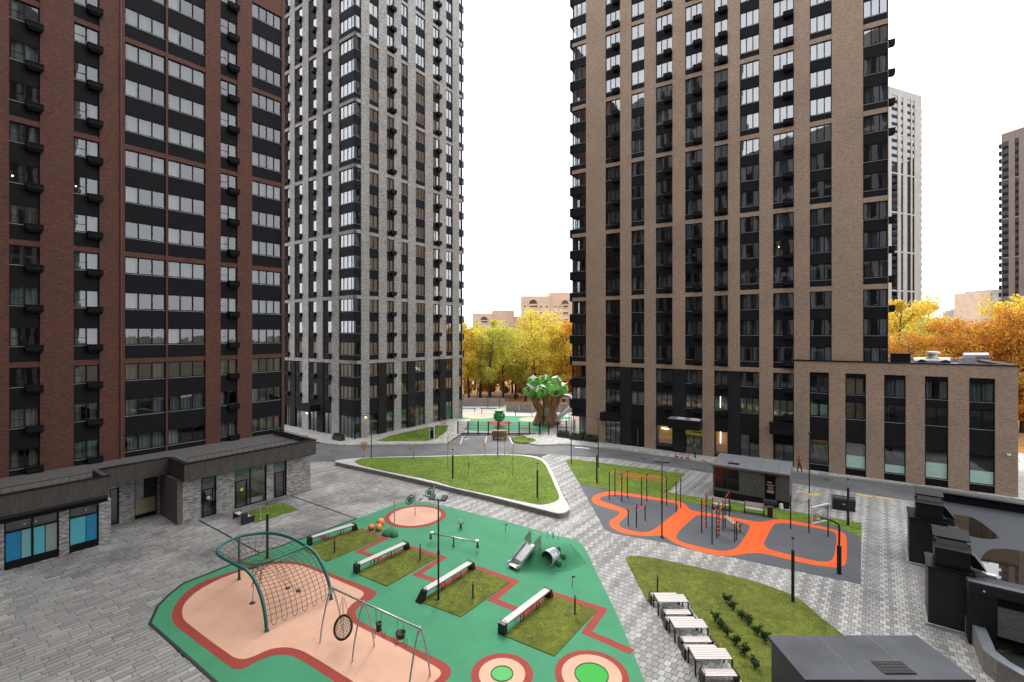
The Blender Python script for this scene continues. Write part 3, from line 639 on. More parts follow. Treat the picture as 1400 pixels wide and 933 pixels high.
m = MB(); m.box(-26,-14.9,FO+.25,RO,3.5,3.75).box(-10.0,.65,FO+.25,WO+.4,3.4,3.55); m.build('soffit', pm('soffit_dark', (.03,.028,.027), .7), lt)
def fascia_run(x0, x1, y, z0, z1, n):
    for i in range(n):
        a, b = x0+(x1-x0)*i/n+.004, x0+(x1-x0)*(i+1)/n-.004
        inst('fascia_panel', MB().box(0,b-a,0,.3,0,z1-z0).mesh('fascia_panel', fascia_m), lt, (a,y+rw.uniform(0,.006),z0))
fascia_run(-26,-14.84,FO,3.75,5.02,9); fascia_run(-10.0,.7,FO,3.5,4.80,9); fascia_run(-14.83,-10.32,MO,3.55,4.85,4)
def fascia_side(x, y0, y1, z0, z1, n, s):
    for i in range(n):
        a, b = y0+(y1-y0)*i/n+.004, y0+(y1-y0)*(i+1)/n-.004
        inst('fascia_panel', MB().box(0,.3,0,b-a,0,z1-z0).mesh('fascia_panel', fascia_m), lt, (x,a,z0))
fascia_side(-10.31,FO+.01,MO+.3,3.5,4.82,3,1); fascia_side(-14.83-.31,FO+.31,MO,3.75,5.0,3,1); fascia_side(.41,FO+.31,-.5,3.5,4.79,6,1)
m = MB(); m.box(-26,-14.82,FO-.04,FO+.36,5.025,5.07).box(-14.8,-10.36,MO-.04,MO+.36,4.855,4.9).box(-10.35,.74,FO-.04,FO+.36,4.825,4.87).box(-10.35,-9.97,FO+.365,MO+.2,4.825,4.87).box(.37,.74,FO+.365,-.3,4.825,4.87); m.build('parapet_cap', frame_m, lt)
for x0, x1, y in ((-9.8,.4,FO+.75),(-25.5,-15.3,FO+1.6)):
    m = MB(); m.bar((x0,y,5.15),(x1,y,5.15),.035).bar((x0,y,4.5),(x1,y,4.5),.025); k = int((x1-x0)/.45)
    for i in range(k+1): m.bar((x0+(x1-x0)*i/k,y,4.42),(x0+(x1-x0)*i/k,y,5.14),.016)
    m.build('roof_railing', black_m, lt)
m = MB(); m.bar((.3,FO+.8,5.15),(.3,-.6,5.15),.035)
for i in range(16): m.bar((.3,FO+.8+i*.44,4.42),(.3,FO+.8+i*.44,5.14),.016)
m.build('roof_railing', black_m, lt)
m = MB(); m.box(-26,-14.9,FO+.31,FO+.36,3.2,3.74); m.build('louvre_band', ac_m, lt)
PM = (0,WO,0)
for a, b in (d1, d2):
    o = put('door', window_mesh(b-a,3.28,1), lt, PM, a, .12, .01); inst('pane', pane_mesh(b-a-.1,3.1,shop_m), o, (.05,.045,.1))
    m = MB(); m.box(.1,b-a-.1,.0,.06,2.2,2.28).box(.2,.26,-.02,.06,.1,2.2).box(b-a-.26,b-a-.2,-.02,.06,.1,2.2); inst('door_frame', m.mesh('door_frame', frame_m), o)
    m = MB(); m.box(.1,b-a-.1,.4,.45,.05,3.2); inst('lobby', m.mesh('lobby', interior_m), o)
o = put('door_sticker', MB().lathe([(.14,0),(.14,.01)],14).mesh('door_sticker', pm('sticker_pale', (.6,.42,.38), .6)), lt, PM, (d1[0]+d1[1])/2, .10, 1.55); o.rotation_euler = (R(90),0,0)
o = put('door_sticker', MB().lathe([(.14,0),(.14,.01)],14).mesh('door_sticker', pm('sticker_yellow', (.7,.62,.02), .6)), lt, PM, s1[0]+.62, .10, 1.55); o.rotation_euler = (R(90),0,0)
o = shopfront(lt, PM, s1[0], s1[1], .01, 3.29, 2, shop_m, .13, dimshop_m)
m = MB(); w = s1[1]-s1[0]; m.box(.06,w*.40,-.02,.08,2.25,2.33).box(.12,.2,-.02,.08,.06,2.25).box(w*.40-.08,w*.40,-.02,.08,.06,2.25).box(w*.5,w*.95,.3,.7,.06,.4,1); inst('glazed_door', m.mesh('glazed_door', [frame_m, white_m]), o)
BLUE = [pm('film_blue', (.012,.21,.42), .4, .06, 3), pm('film_cyan', (.09,.42,.50), .4, .06, 3), pm('film_pale', (.17,.40,.42), .4, .06, 3), pm('film_grey', (.24,.30,.27), .4, .08, 3)]
for (a, b), cols_, n in (((-19.9,-17.35), [(0,.29,0),(.29,.49,2),(.51,.73,1),(.73,.98,3)], 2), ((-16.85,-15.28), [(.02,.55,1),(.55,.97,0)], 1), ((-24.6,-22.4), [(.02,.5,0),(.5,.97,1)], 1)):
    o = shopfront(lt, PM, a, b, .05, 3.15, n, shop_m, .13); w = b-a
    m = MB(); m.box(.06,w-.06,.2,.24,.1,3.0); inst('shop_interior', m.mesh('shop_interior', interior_m), o)
    for f0, f1, c in cols_: inst('coloured_film', MB().box(w*f0+.06,w*f1-.0,.02,.035,.52,2.3).mesh('coloured_film', BLUE[c]), o)
    inst('kick_panel', MB().box(.03,w-.03,-.01,.08,.1,.5).mesh('kick_panel', frame_m), o); inst('transom', MB().box(.03,w-.03,-.01,.08,2.32,2.42).mesh('transom', frame_m), o)
    for f in ((.36,.56) if n == 2 else (.55,)): inst('spot_light', MB().ball((0,0,0),.055,8).mesh('spot_light', white_m), o, (w*f,-.05,2.72))
PR = (0,RO,0)
o = shopfront(lt, PR, tr2(184), tr2(215), .01, 3.28, 1, shop_m, .12, dimshop_m)
inst('pale_film', MB().box(.08,tr2(215)-tr2(184)-.08,.02,.035,.35,1.55).mesh('pale_film', pm('film_olive', (.30,.29,.17), .6)), o)
m = MB(); m.box(.04,tr2(215)-tr2(184)-.04,-.01,.09,.02,.32); inst('kick_panel', m.mesh('kick_panel', frame_m), o)
o = shopfront(lt, PR, tr2(150), tr2(163), .01, 2.88, 1, shop_m, .12); inst('lobby_glow', MB().box(.06,tr2(163)-tr2(150)-.06,.3,.34,.06,2.8).mesh('lobby_glow', emit('lobby_emission', (.42,.38,.17), .5)), o)  # panel behind the door glows by itself to look lit

# pale brick tower in the middle
WRF = Face((-22.24,67.76), (470,655))
wt = thing('pale_tower', 'pale grey brick tower with dark window strips behind the left podium', 'tower', (*WRF.o,0), WRF.a)
MR = (0,0,0); ML = (0,0,-math.pi/2)
wtops = [10.72 + 9.34*k for k in range(8)]; WFH = 3.113
wr = [(.04,1.11,1,None),(2.51,4.22,2,None),(5.72,7.14,2,6.4),(8.54,9.95,2,None),(11.56,13.66,3,None),(15.44,17.07,2,16.3),(18.62,20.28,2,None),(21.93,22.83,1,None)]
WLOW = [(10.66,8.87),(7.5,5.66)]
facade(wt, MR, .04, 22.87, wr, wtops, WFH, 1.82, .5, 82, -.4, white_brick, pane_m, low=WLOW, dark=(2,4,6), dark_z=10.72, base_z=3.25, cur=.8)
wl = [(-25.6,-23.6,1,-24.4,.45),(-21.7,-19.7,1,-20.5,.45),(-18.6,-17.07,1,-17.9,.45),(-15.56,-13.37,1,-14.3,.45),(-11.65,-9.47,1,-10.4,.45),(-7.82,-5.59,1,-6.5,.45),(-3.78,-.04,4,None)]
facade(wt, ML, -27, -.04, wl, wtops, WFH, 1.82, .5, 82, -.4, white_brick, pane_m, low=WLOW, dark=(2,3,5), dark_z=10.72, base_z=3.25)
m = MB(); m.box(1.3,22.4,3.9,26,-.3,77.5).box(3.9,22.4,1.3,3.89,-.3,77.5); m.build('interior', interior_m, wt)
m = MB(); m.box(22.41,22.86,.5,27,-.3,78).box(.5,22.4,26.6,27,-.3,78).box(.5,22.8,.5,26.9,78.01,78.3); m.build('side_wall', white_brick, wt)
for k, t in enumerate(wtops[1:]):        # loggia edges at the far right corner
    for i in range(3): put('corner_panel', panel_mesh(.5,1.2,spandrel_m,.6), wt, MR, 22.88, .1, t-i*WFH-3.0)
for c in wr[1:7]: shopfront(wt, MR, c[0], c[1], .0, 3.23, 1 if c[2] < 3 else 2, shop_m, .2, dimshop_m)
shopfront(wt, MR, .06, 1.11, .0, 3.23, 1, shop_m, .2)
for c in wl[:6]: shopfront(wt, ML, c[0], c[1], .0, 3.23, 2, shop_m, .2, dimshop_m)
shopfront(wt, ML, -3.78, -.06, .0, 3.23, 4, shop_m, .2)
o = put('entrance_canopy', MB().box(0,3.6,-1.5,.1,0,1.0).mesh('entrance_canopy', spandrel_m), wt, ML, -12.3, 0, 3.3)
put('wall_lamp', MB().ball((0,0,0),.1,8).mesh('wall_lamp', tube_m), wt, ML, -11.9, -.1, 2.7)
m = MB(); m.box(0,1.25,-.05,0,0,.3).box(.05,1.2,-.06,-.051,.09,.14,1).box(.05,.9,-.06,-.051,.18,.22,1); put('address_plate', m.mesh('address_plate', [pm('plate_blue', (.02,.06,.28), .4), white_m]), wt, MR, 1.15, 0, 3.25)
put('wall_lamp', MB().ball((0,0,0),.08,8).mesh('wall_lamp', tube_m), wt, MR, 1.8, -.1, 2.95)

# brown brick tower and its annex on the right
BRF = Face((46.1,44.06), (1010,-655))
bt = thing('brown_tower', 'tan brown brick tower with dark window strips and air conditioner baskets', 'tower', (*BRF.o,0), BRF.a)
btops = [10.6 + 9.06*k for k in range(7)]; BFH = 3.02
bc = [(-44.8,-42.57,3,None),(-39.69,-37.6,3,-38.65),(-36.07,-34.3,2,None),(-32.8,-30.69,3,-31.75),(-29.15,-27.1,3,-28.15),(-25.75,-24.2,2,-25.25),(-22.91,-20.86,3,None),(-19.46,-17.41,3,-18.45),(-15.9,-13.89,3,None),(-11.16,-9.10,3,None)]
BLOW = [(10.54,8.85),(7.55,5.75)]
facade(bt, M0, -44.8, -9.06, bc, btops, BFH, 1.8, .52, 76, -.3, brown_brick, pane_m, low=BLOW, dark=(2,4,6), dark_z=10.6, base_z=3.3, cur=.85)
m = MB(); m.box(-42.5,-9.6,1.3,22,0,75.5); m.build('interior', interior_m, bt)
m = MB(); m.box(-44.8,-44.35,2.6,22,0,76).box(-9.5,-9.07,.46,22,0,76).box(-44.3,-9.5,22.01,22.4,0,76).box(-44.7,-9.1,.5,22.3,76.01,76.3); m.build('side_wall', brown_brick, bt)
SL = (-44.8,0,-math.pi/2)
for k, t in enumerate(btops[1:]):
    for i in range(3):
        zt = t-i*BFH; put('spandrel_panel', panel_mesh(2.6,1.2,spandrel_m,.35), bt, SL, -2.6, -.3, zt-3.02)
        put('corner_panel', panel_mesh(.3,1.2,spandrel_m,.1), bt, M0, -45.1, .0, zt-3.02)
        window(bt, SL, -2.5, -.1, zt-1.8, zt, 3, pane_l, cur=0)
        if i == 0 or k % 2: put('air_conditioner_box', ac_mesh(.5,.7,.55), bt, (-9.05,0,math.pi/2), .1, 0, zt-2.4)
put('corner_panel', panel_mesh(2.55,1.3,spandrel_m,.2), bt, M0, -45.1, -.05, 4.45); put('corner_panel', panel_mesh(2.55,.9,spandrel_m,.2), bt, M0, -45.1, -.05, 7.7)
shopfront(bt, M0, -44.7, -42.6, .1, 4.4, 2, shop_m, .2)
shopfront(bt, M0, -39.69, -37.6, .1, 3.28, 3, shop_m, .2, dimshop_m)
o = put('service_door', MB().box(0,1.77,0,.08,0,3.2).box(.1,.85,-.03,0,.05,2.3,1).box(.92,1.67,-.03,0,.05,2.3,1).box(.84,.87,-.06,-.03,.2,2.25,2).mesh('service_door', [siding_m, frame_m, steel_m]), bt, M0, -36.07, .18, .1)  # pale strip between the leaves paints a reflection on the black doors
shopfront(bt, M0, -32.8, -30.69, .75, 3.28, 1, shop_m, .2, warm_m); put('spandrel_panel', panel_mesh(2.11,.65,frame_m), bt, M0, -32.8, .14, .1)
put('light_tube', MB().box(0,.9,0,.08,0,.1).mesh('light_tube', tube_m), bt, M0, -32.3, .8, 2.7)
o = put('entrance_door', window_mesh(2.05,2.3,2), bt, M0, -29.15, .2, .1); inst('pane', pane_mesh(1.95,2.2,shop_m), o, (.05,.045,.05)); inst('lobby', MB().box(.06,1.99,.5,.55,.05,2.2).mesh('lobby', pm('lobby_grey', (.3,.3,.29), .6, .4, 1)), o)
inst('round_sticker', MB().lathe([(.13,0),(.13,.01)],12).mesh('round_sticker', MAT['sticker_yellow']), o, (.38,.02,1.35), (R(90),0,0))
put('sign_panel', MB().box(0,2.0,0,.1,0,.85).box(.9,1.5,-.012,0,.38,.5,1).box(1.55,1.9,-.012,0,.36,.52,1).mesh('sign_panel', [emit('yellow_sign', (.26,.23,.02), .06), frame_m]), bt, M0, -29.12, .1, 2.42)
m = MB(); m.box(-30.66,-29.18,-.02,.1,.05,3.3); m.build('recess_shade', pm('shade_black', (.006,.006,.006), .6), bt)  # flat black box paints the shade of a door recess
shopfront(bt, M0, -25.75, -24.2, .5, 3.28, 1, shop_m, .2, warm_m); put('spandrel_panel', panel_mesh(1.55,.4,frame_m), bt, M0, -25.75, .14, .1)
for z in (1.7, 6.0): put('light_tube', MB().box(0,.07,0,.07,0,1.5).mesh('light_tube', tube_m), bt, M0, -25.2, .8, z)
for x, z in ((-18.9,25.0),(-14.3,25.6)): put('ceiling_lamp', MB().ball((0,0,0),.10,8).mesh('ceiling_lamp', emit('amber_lamp', (1,.55,.15), 2.2)), bt, M0, x, .8, z)
put('wardrobe_glow', MB().box(0,.22,0,.05,0,1.4).box(.3,.75,0,.05,0,1.4,1).mesh('wardrobe_glow', [emit('pale_glow', (1,.85,.6), 1.0), emit('amber_glow', (.5,.26,.07), .5)]), bt, M0, -25.35, .6, 14.9)  # panels glow by themselves, room light put into their emission
shopfront(bt, M0, -22.91, -20.86, .3, 3.28, 2, shop_m, .2, dimshop_m)
shopfront(bt, M0, -19.4, -17.45, .1, 2.7, 2, shop_m, .9, dimshop_m); m = MB(); m.box(-19.45,-17.42,.1,.2,2.75,3.3); m.build('door_head', frame_m, bt)
for x0, x1, z0, z1, d in ((BRF.T(821.7,.8),-37.62,3.3,4.35,1.2),(BRF.T(915,1),-27.12,3.35,4.5,1.6),(BRF.T(1052,1),-17.44,3.8,5.0,1.2)):
    o = put('entrance_canopy', MB().box(0,x1-x0,-d,.04,0,z1-z0).mesh('entrance_canopy', spandrel_m), bt, M0, x0, 0, z0)
    inst('canopy_trim', MB().box(-.03,x1-x0+.03,-d-.03,.0,z1-z0+.002,z1-z0+.06).mesh('canopy_trim', steel_m if d != 1.2 else frame_m), o)
for x in (-29.8,-28.2): put('roof_light', MB().box(0,.9,0,.4,0,.14).mesh('roof_light', white_m), bt, M0, x, -1.2, 4.56)
# annex
an = thing('brick_annex', 'low tan brick annex with five tall window bays on the right', 'building', (*BRF.o,0), BRF.a)
MA = (0,-.35,0); ab = [(-15.9,-14.14),(-12.69,-10.93),(-9.44,-7.72),(-6.26,-4.53),(-3.05,-1.27)]
m = MB(); wallrun(m, -.35, -17.38, .24, 0, 12.05, [(a,b,.0,10.85) for a, b in ab], .45); m.box(-17.38,-16.95,.101,.34,0,12.05) if False else None
m.box(-.2,.24,.105,16,0,12.05).box(-9.0,-.2,15.6,16,0,12.05); m.build('wall', brown_brick, an)
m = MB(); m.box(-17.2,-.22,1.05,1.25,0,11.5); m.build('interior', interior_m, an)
m = MB(); m.box(-9.0,-.25,.2,15.5,11.3,11.6).box(-17.3,-9.01,.12,.9,11.3,11.6); m.build('roof', pm('roof_membrane', (.07,.07,.072), .6, .2, 1), an)
m = MB(); m.box(-17.45,.3,-.42,.16,12.055,12.16).box(-.26,.3,.165,16.1,12.055,12.16); m.build('parapet_cap', frame_m, an)
for i, (a, b) in enumerate(ab):
    w = b-a
    for z0, z1, mt in ((10.45,10.85,frame_m),(7.87,8.6,spandrel_m),(3.62,6.02,siding_m),(.03,.84,frame_m)): put('spandrel_panel', panel_mesh(w, z1-z0, mt), an, MA, a, .12, z0)
    window(an, MA, a, b, 8.6, 10.44, 2, pane_l, True, .7); window(an, MA, a, b, 6.03, 7.86, 2, pane_l, True, .7)
    shopfront(an, MA, a, b, .85, 3.61, 1, shop_m, .16, dimshop_m, film=(None,1.35,.85,1.55,1.25)[i])
put('mint_blind', MB().box(.1,.75,0,.02,0,1.2).box(.95,1.62,0,.02,0,1.2).mesh('mint_blind', FILM), an, MA, -15.9, .32, 6.15)
put('wall_lamp', MB().box(-.12,.12,-.25,0,0,.1).mesh('wall_lamp', white_m), an, MA, -.4, 0, 3.9)
# plant on the annex roof
def roof_thing(name, label, x, y, z=11.6): p = BRF.at(x, y); return thing(name, label, 'roof plant', (p[0],p[1],z), BRF.a)
o = roof_thing('roof_hatch', 'black cube-shaped roof unit beside the brown tower', -8.0, 1.2)
MB().box(-.75,.75,-.7,.7,0,1.35).build('casing', spandrel_m, o); MB().box(-.8,.8,-.75,.75,1.352,1.42).build('lid', frame_m, o)
o = roof_thing('ventilation_unit', 'silver duct and fan unit lying on the annex roof', -5.3, 2.2)
m = MB(); m.tube([(-1.5,0,.55),(-.4,0,.62),(1.3,0,.62)], .42, 14); m.build('duct', bright_steel, o, smooth=False)
MB().lathe([(.35,0),(.35,.5),(.6,.52),(.6,.68),(.1,.78)],14,(0,0,.9)).build('cowl', white_m, o)
m = MB(); m.lathe([(.4,0),(.42,.08),(.3,.1)],14); m.build('fan', black_m, o, (-.9,-.44,.4), (R(90),0,0)); m = MB(); m.lathe([(.4,0),(.42,.08),(.3,.1)],14); m.build('fan', black_m, o, (.9,-.44,.4), (R(90),0,0))
o = roof_thing('ventilation_unit', 'silver box duct at the right end of the annex roof', -2.7, 2.2)
MB().box(-.6,.5,-.5,.5,.1,1.1).build('casing', steel_m, o); m = MB(); m.tube([(-.3,0,1.2),(1.5,0,1.25)], .33, 12); m.build('duct', bright_steel, o); MB().bar((.6,-.6,.75),(2.6,-.9,.35),.3,.12).build('cable_tray', black_m, o)

# the block the picture is taken from, and distant blocks
block_brick = brick('block_brick', (.14,.135,.135), (.09,.088,.09), (.12,.12,.12))
blk = thing('courtyard_block', 'brick block closing the courtyard behind the viewpoint', 'building', (0,-3,0))
for x0, x1, zt in ((-85,-34.01,96),(-34,4,62),(4.01,48,78)): MB().box(x0,x1,-14,0,0,zt).build('wall', block_brick, blk)
for nm_, x0, x1, zt in (('corner', -84, -35, 94), ('west', -34, 3, 60), ('east', 5, 48, 76)):
    m = MB(); x = x0+1.5
    while x < x1-2:
        z = 3
        while z < zt-8: m.box(x,x+2,0.0,.03,z,z+8.3); z += 9.1
        x += 3.5
    m.build('window_strip', spandrel_m, blk)
def far_tower(name, label, px0, Z0, d, px1, top, wall, cols, rows, gtop, zmin, depth=20):
    o0 = ((px0-CX)/FPX*Z0, Z0); F = Face(o0, d); t = thing(name, label, 'tower', (*o0,0), F.a); xe = F.T(px1)
    grp = []; m = MB(); edges = [0.0]
    cc = [(F.T(a), F.T(b), c) for a, b, c in cols]
    m.box(0,xe,.32,depth,0,top)
    xs = 0
    for a, b, c in cc: m.box(xs,a,0,.319,0,top); xs = b
    m.box(xs,xe,0,.319,0,top)
    gh = rows*3.0 + .6; z = gtop
    while z > zmin:
        for a, b, c in cc:
            m.box(a,b,.02,.3,z,min(z+.6, top) if z < gtop else top)
            for i in range(rows):
                zt = z-i*3.0; zl = zt-1.7
                put('window', panel_mesh(b-a,1.7,c), t, M0, a, .15, zl)
                put('spandrel_panel', panel_mesh(b-a,1.29,spandrel_m), t, M0, a, .1 if b-a > 2.5 else .16, zl-1.295)
        z -= gh
    m.build('wall', wall, t); return t, F, xe
farglass = glass('far_glass', .14, (.2,.22,.23), 0)
ft, FF, xe = far_tower('distant_tower', 'distant cream tower rising behind the brown tower edge', 1196, 186, (1630,655), 1260, 113, brick('cream_brick', (.37,.35,.325),(.32,.30,.28),(.35,.335,.31), streak=.08),
    [(1203,1211,farglass),(1219,1227.5,farglass),(1232,1235,farglass),(1240.5,1245.5,farglass),(1247.5,1250.5,farglass)], 5, 110, 30)
for k in range(30): put('balcony', MB().box(0,.9,.3,1.6,0,1.6).mesh('balcony', spandrel_m), ft, M0, xe, 0, 106-k*3.0)
ft2, FF2, xe2 = far_tower('distant_tower', 'distant brown tower cut off at the right edge of the picture', 1369, 193, (162,-655), 1450, 95.5, brick('grey_brown_brick', (.20,.155,.135),(.15,.12,.105),(.17,.14,.125), streak=.1), [(1370.2,1379,farglass),(1387.5,1393,farglass),(1403,1412,farglass)], 5, 92, 30, 15)
# distant_tower 2 runs towards the viewer: its depth lies to the right
for k in range(28): put('balcony', MB().box(-1.0,.0,.2,2.4,0,1.7).mesh('balcony', spandrel_m), ft2, M0, 0, 0, 90-k*3.0)
def peach_block(label, parts, Z, arches, wins):
    t = thing('apartment_block', label, 'building', (0,Z,0)); sx = Z/FPX
    m = MB()
    for i, (a, b, v) in enumerate(parts): m.box((a-CX)*sx,(b-CX)*sx,.0+i*.4,14+i*.4,0,CAMH+(HV-v)*sx)
    m.build('wall', peach_brick, t)
    for cx_, v, r in arches:
        x, z = (cx_-CX)*sx, CAMH+(HV-v)*sx; q = r*sx
        m = MB(); pts = [(x-q*1.25,-.25,z-q*.5)]+[(x+q*1.25*math.cos(math.pi-a*math.pi/10),-.25,z+q*1.25*math.sin(a*math.pi/10)) for a in range(11)]+[(x+q*1.25,-.25,z-q*.5)]
        m.tube(pts, .25, 6); m.build('arch_moulding', MAT['peach_brick'], t)
        m = MB(); m.add([(x-q,-.1,z)]+[(x+q*math.cos(math.pi-a*math.pi/10),-.1,z+q*math.sin(a*math.pi/10)) for a in range(11)], [tuple(range(12))]); m.build('arched_window', farglass, t)
    for a, b, v0, v1 in wins:
        x0, x1, z1, z0 = (a-CX)*sx, (b-CX)*sx, CAMH+(HV-v0)*sx, CAMH+(HV-v1)*sx
        o = inst('window', MB().box(x0,x1,-.15,.02,z0,z1).mesh('window', white_m), t); inst('pane', MB().box(x0+.15,x1-.15,-.2,-.16,z0+.15,z1-.15).mesh('pane', farglass), o)
W1 = [(a,b,v,v+3.2) for v in (417.5,426.5,435.5) for a, b in ((724,735),(737.5,741.5),(745.5,749.5),(758,760.5),(763.5,765.5),(769,777),(716,719.5))]
peach_block('peach apartment block with arched top windows above the yellow trees', [(712.5,752,405),(751,783,400),(740,760,406.5)], 230, [(729,415.5,5),(772.5,415.5,4.5)], W1)
W2 = [(a,b,v,v+3.2) for v in (438.5,446.5) for a, b in ((650,654),(658,667),(672,676),(690,694))]
peach_block('lower peach apartment block at the left of the yellow trees', [(646,674,428.5),(672.5,703,424.5),(702,713,433)], 245, [(662,438,4.5)], W2)
t = thing('far_block', 'faint pinkish block far off between the right hand towers', 'building', (0,330,0)); sx = 330/FPX
MB().box((1341-CX)*sx,(1400-CX)*sx,0,20,0,CAMH+(HV-399)*sx).build('wall', peach_brick, t); MB().box((1355-CX)*sx,(1400-CX)*sx,-.5,19,0,CAMH+(HV-396)*sx).build('stair_tower', grey_brick, t)
t = thing('far_block', 'pale low block far off above the right hand treeline', 'building', (0,400,0)); sx = 400/FPX
MB().box((1318-CX)*sx,(1342-CX)*sx,0,20,0,CAMH+(HV-424)*sx).build('wall', grey_brick, t); MB().box((1326-CX)*sx,(1334-CX)*sx,-.5,19,0,CAMH+(HV-421.5)*sx).build('stair_tower', grey_brick, t)

# ------------------------------------------------------------------ walls, sheds and vents of the court
A2 = math.atan2(-.607, .795)                      # direction of the cross axis E2
bed = thing('raised_bed', 'triangular raised lawn bed edged with pale stone coping', 'planter', (0,0,0))
def resample(p, step):
    out = []; n = len(p)
    for i in range(n):
        a, b = Vector(p[i]), Vector(p[(i+1) % n]); k = max(1, round((b-a).length/step))
        out += [tuple(a+(b-a)*j/k) for j in range(k)]
    return out
ro = resample(ccw(chaikin(TRIOG,1)), 1.0); ri = np.array(resample(ccw(chaikin(TRIIG,1)), .15))
nearest = [tuple(ri[np.argmin(((ri-np.array(p))**2).sum(1))]) for p in ro]
mid = lambda a, b, t: (a[0]+(b[0]-a[0])*t, a[1]+(b[1]-a[1])*t)
for i in range(len(ro)):
    j = (i+1) % len(ro); a, b, c, d = ro[i], ro[j], nearest[j], nearest[i]
    if math.dist(a,b) < .15: continue
    g_ = .006/max(.2, math.dist(a,b)); m = MB(); q = [mid(a,b,g_), mid(a,b,1-g_), mid(d,c,1-g_), mid(d,c,g_)]
    q[2] = mid(q[1], q[2], 1.08); q[3] = mid(q[0], q[3], 1.08)
    m.prism(q, TZ-.09, TZ+rw.uniform(-.002,.002)); m.build('coping_stone', coping_m, bed)
    cen = np.mean(ro, 0); 
    m = MB(); k = .04; q2 = [mid(a,nearest[i],k), mid(b,nearest[j],k), mid(b,nearest[j],.5), mid(a,nearest[i],.5)]
    m.prism([mid(q2[0],q2[1],g_), mid(q2[0],q2[1],1-g_), mid(q2[3],q2[2],1-g_), mid(q2[3],q2[2],g_)], -.1, TZ-.095); m.build('wall_stone', granite_m, bed)
MB().prism(TRIIG, -.1, TZ-.1).build('soil_fill', soil_m, bed)

kf = Face(KIOSK_F[0], (math.cos(R(33)), -math.sin(R(33)))); KL = 6.15; KD = 4.2
ksid = ribbed('grey_siding', (.10,.101,.108), .6, .12, 0, .5); kroof = pm('grey_roof_sheet', (.155,.16,.17), .55, .1, 1.2, .05)
k = thing('utility_kiosk', 'dark grey utility kiosk with square window grid beside the sports court', 'kiosk', (*kf.o,0), kf.a)
m = MB(); wallrun(m, 0, 0, KL, .62, 2.85, [(.15,2.2,.85,2.7),(4.25,5.1,.62,2.6)], .2); m.box(0,.2,.201,KD,.62,2.85).box(KL-.2,KL,.201,KD,.62,2.85).box(.2,KL-.2,KD-.2,KD,.62,2.85); m.build('wall', ksid, k)
m = MB(); m.box(.04,KL-.04,.05,KD-.05,0,.617); m.build('plinth', dark_brick, k)
m = MB(); m.hexa([(-.12,-.14,2.86),(KL+.03,-.14,2.86),(KL+.03,KD+.12,2.95),(-.12,KD+.12,2.95)], [(-.12,-.14,3.02),(KL+.03,-.14,3.02),(KL+.03,KD+.12,3.12),(-.12,KD+.12,3.12)]); rf = m.build('roof', kroof, k)
for x in (1.3,2.6,3.9,5.2): MB().hexa([(x-.015,-.13,3.025),(x+.015,-.13,3.025),(x+.015,KD+.1,3.125),(x-.015,KD+.1,3.125)],[(x-.015,-.13,3.05),(x+.015,-.13,3.05),(x+.015,KD+.1,3.15),(x-.015,KD+.1,3.15)]).build('roof_seam', kroof, rf)
MB().box(1.2,2.1,.7,1.1,3.06,3.12).build('roof_vent', black_m, rf)
for x0, x1 in ((.17,1.16),(1.2,2.19)):
    for z0, z1 in ((.87,1.75),(1.8,2.68)):
        w_ = MB().box(x0,x1,.08,.14,z0,z1).build('window', pm('kiosk_glass', (.010,.008,.009), .12, .1, 2) if 'kiosk_glass' not in MAT else MAT['kiosk_glass'], k)
m = MB(); m.box(.13,2.22,.02,.16,1.752,1.798).box(1.163,1.197,.02,.16,.85,1.75).box(1.163,1.197,.02,.16,1.8,2.7); m.build('window_bar', dkgrey_m, k)
dr = MB().box(4.27,5.08,.06,.14,.64,2.58).build('door', frame_m, k)
MB().box(4.45,4.78,.04,.055,2.0,2.12).box(4.38,4.98,.04,.055,1.78,1.88,1).box(4.5,4.9,.04,.055,1.42,1.72,2).box(4.42,4.96,.04,.055,1.15,1.36,0).build('poster', [pm('poster_grey', (.35,.36,.36), .7), pm('poster_tan', (.4,.2,.12), .7), pm('poster_brown', (.2,.16,.14), .7)], dr)
MB().box(4.1,5.25,-.12,.0,2.62,2.68).build('door_hood', frame_m, k); MB().box(4.15,5.2,-.5,.0,.3,.6).build('door_step', dkgrey_m, k)
MB().ball((3.5,-.03,1.95),.05,8).build('wall_button', steel_m, k)

sh = thing('flat_roof_shed', 'black shed with flat grey roof in the lower right foreground', 'shed', (10.1,14.2,0))
MB().box(.08,5.8,.1,4.6,0,2.92).build('wall', pm('black_cladding', (.014,.014,.015), .5, .15, 2), sh)
m = MB(); m.box(0,5.88,2.3,4.72,2.925,3.1); rf = m.build('roof', pm('shed_roof', (.072,.076,.084), .7, .16, .9, .1, spec=.2, patch=(.6,.2)), sh)
for i in (2,4): MB().box(i*.98-.008,i*.98+.008,2.31,4.71,3.1,3.104).build('roof_seam', kroof, rf)
MB().box(0,5.88,-.2,2.29,2.8,2.98).build('lower_roof', pm('shed_lower_roof', (.16,.12,.10), .7, .15, 2), sh)
m = MB(); m.box(2.95,4.05,2.55,3.2,3.105,3.15)
for i in range(8): m.box(3.0,4.0,2.59+i*.075,2.62+i*.075,3.15,3.17)
m.build('roof_hatch', pm('hatch_dark', (.05,.045,.045), .6), sh)

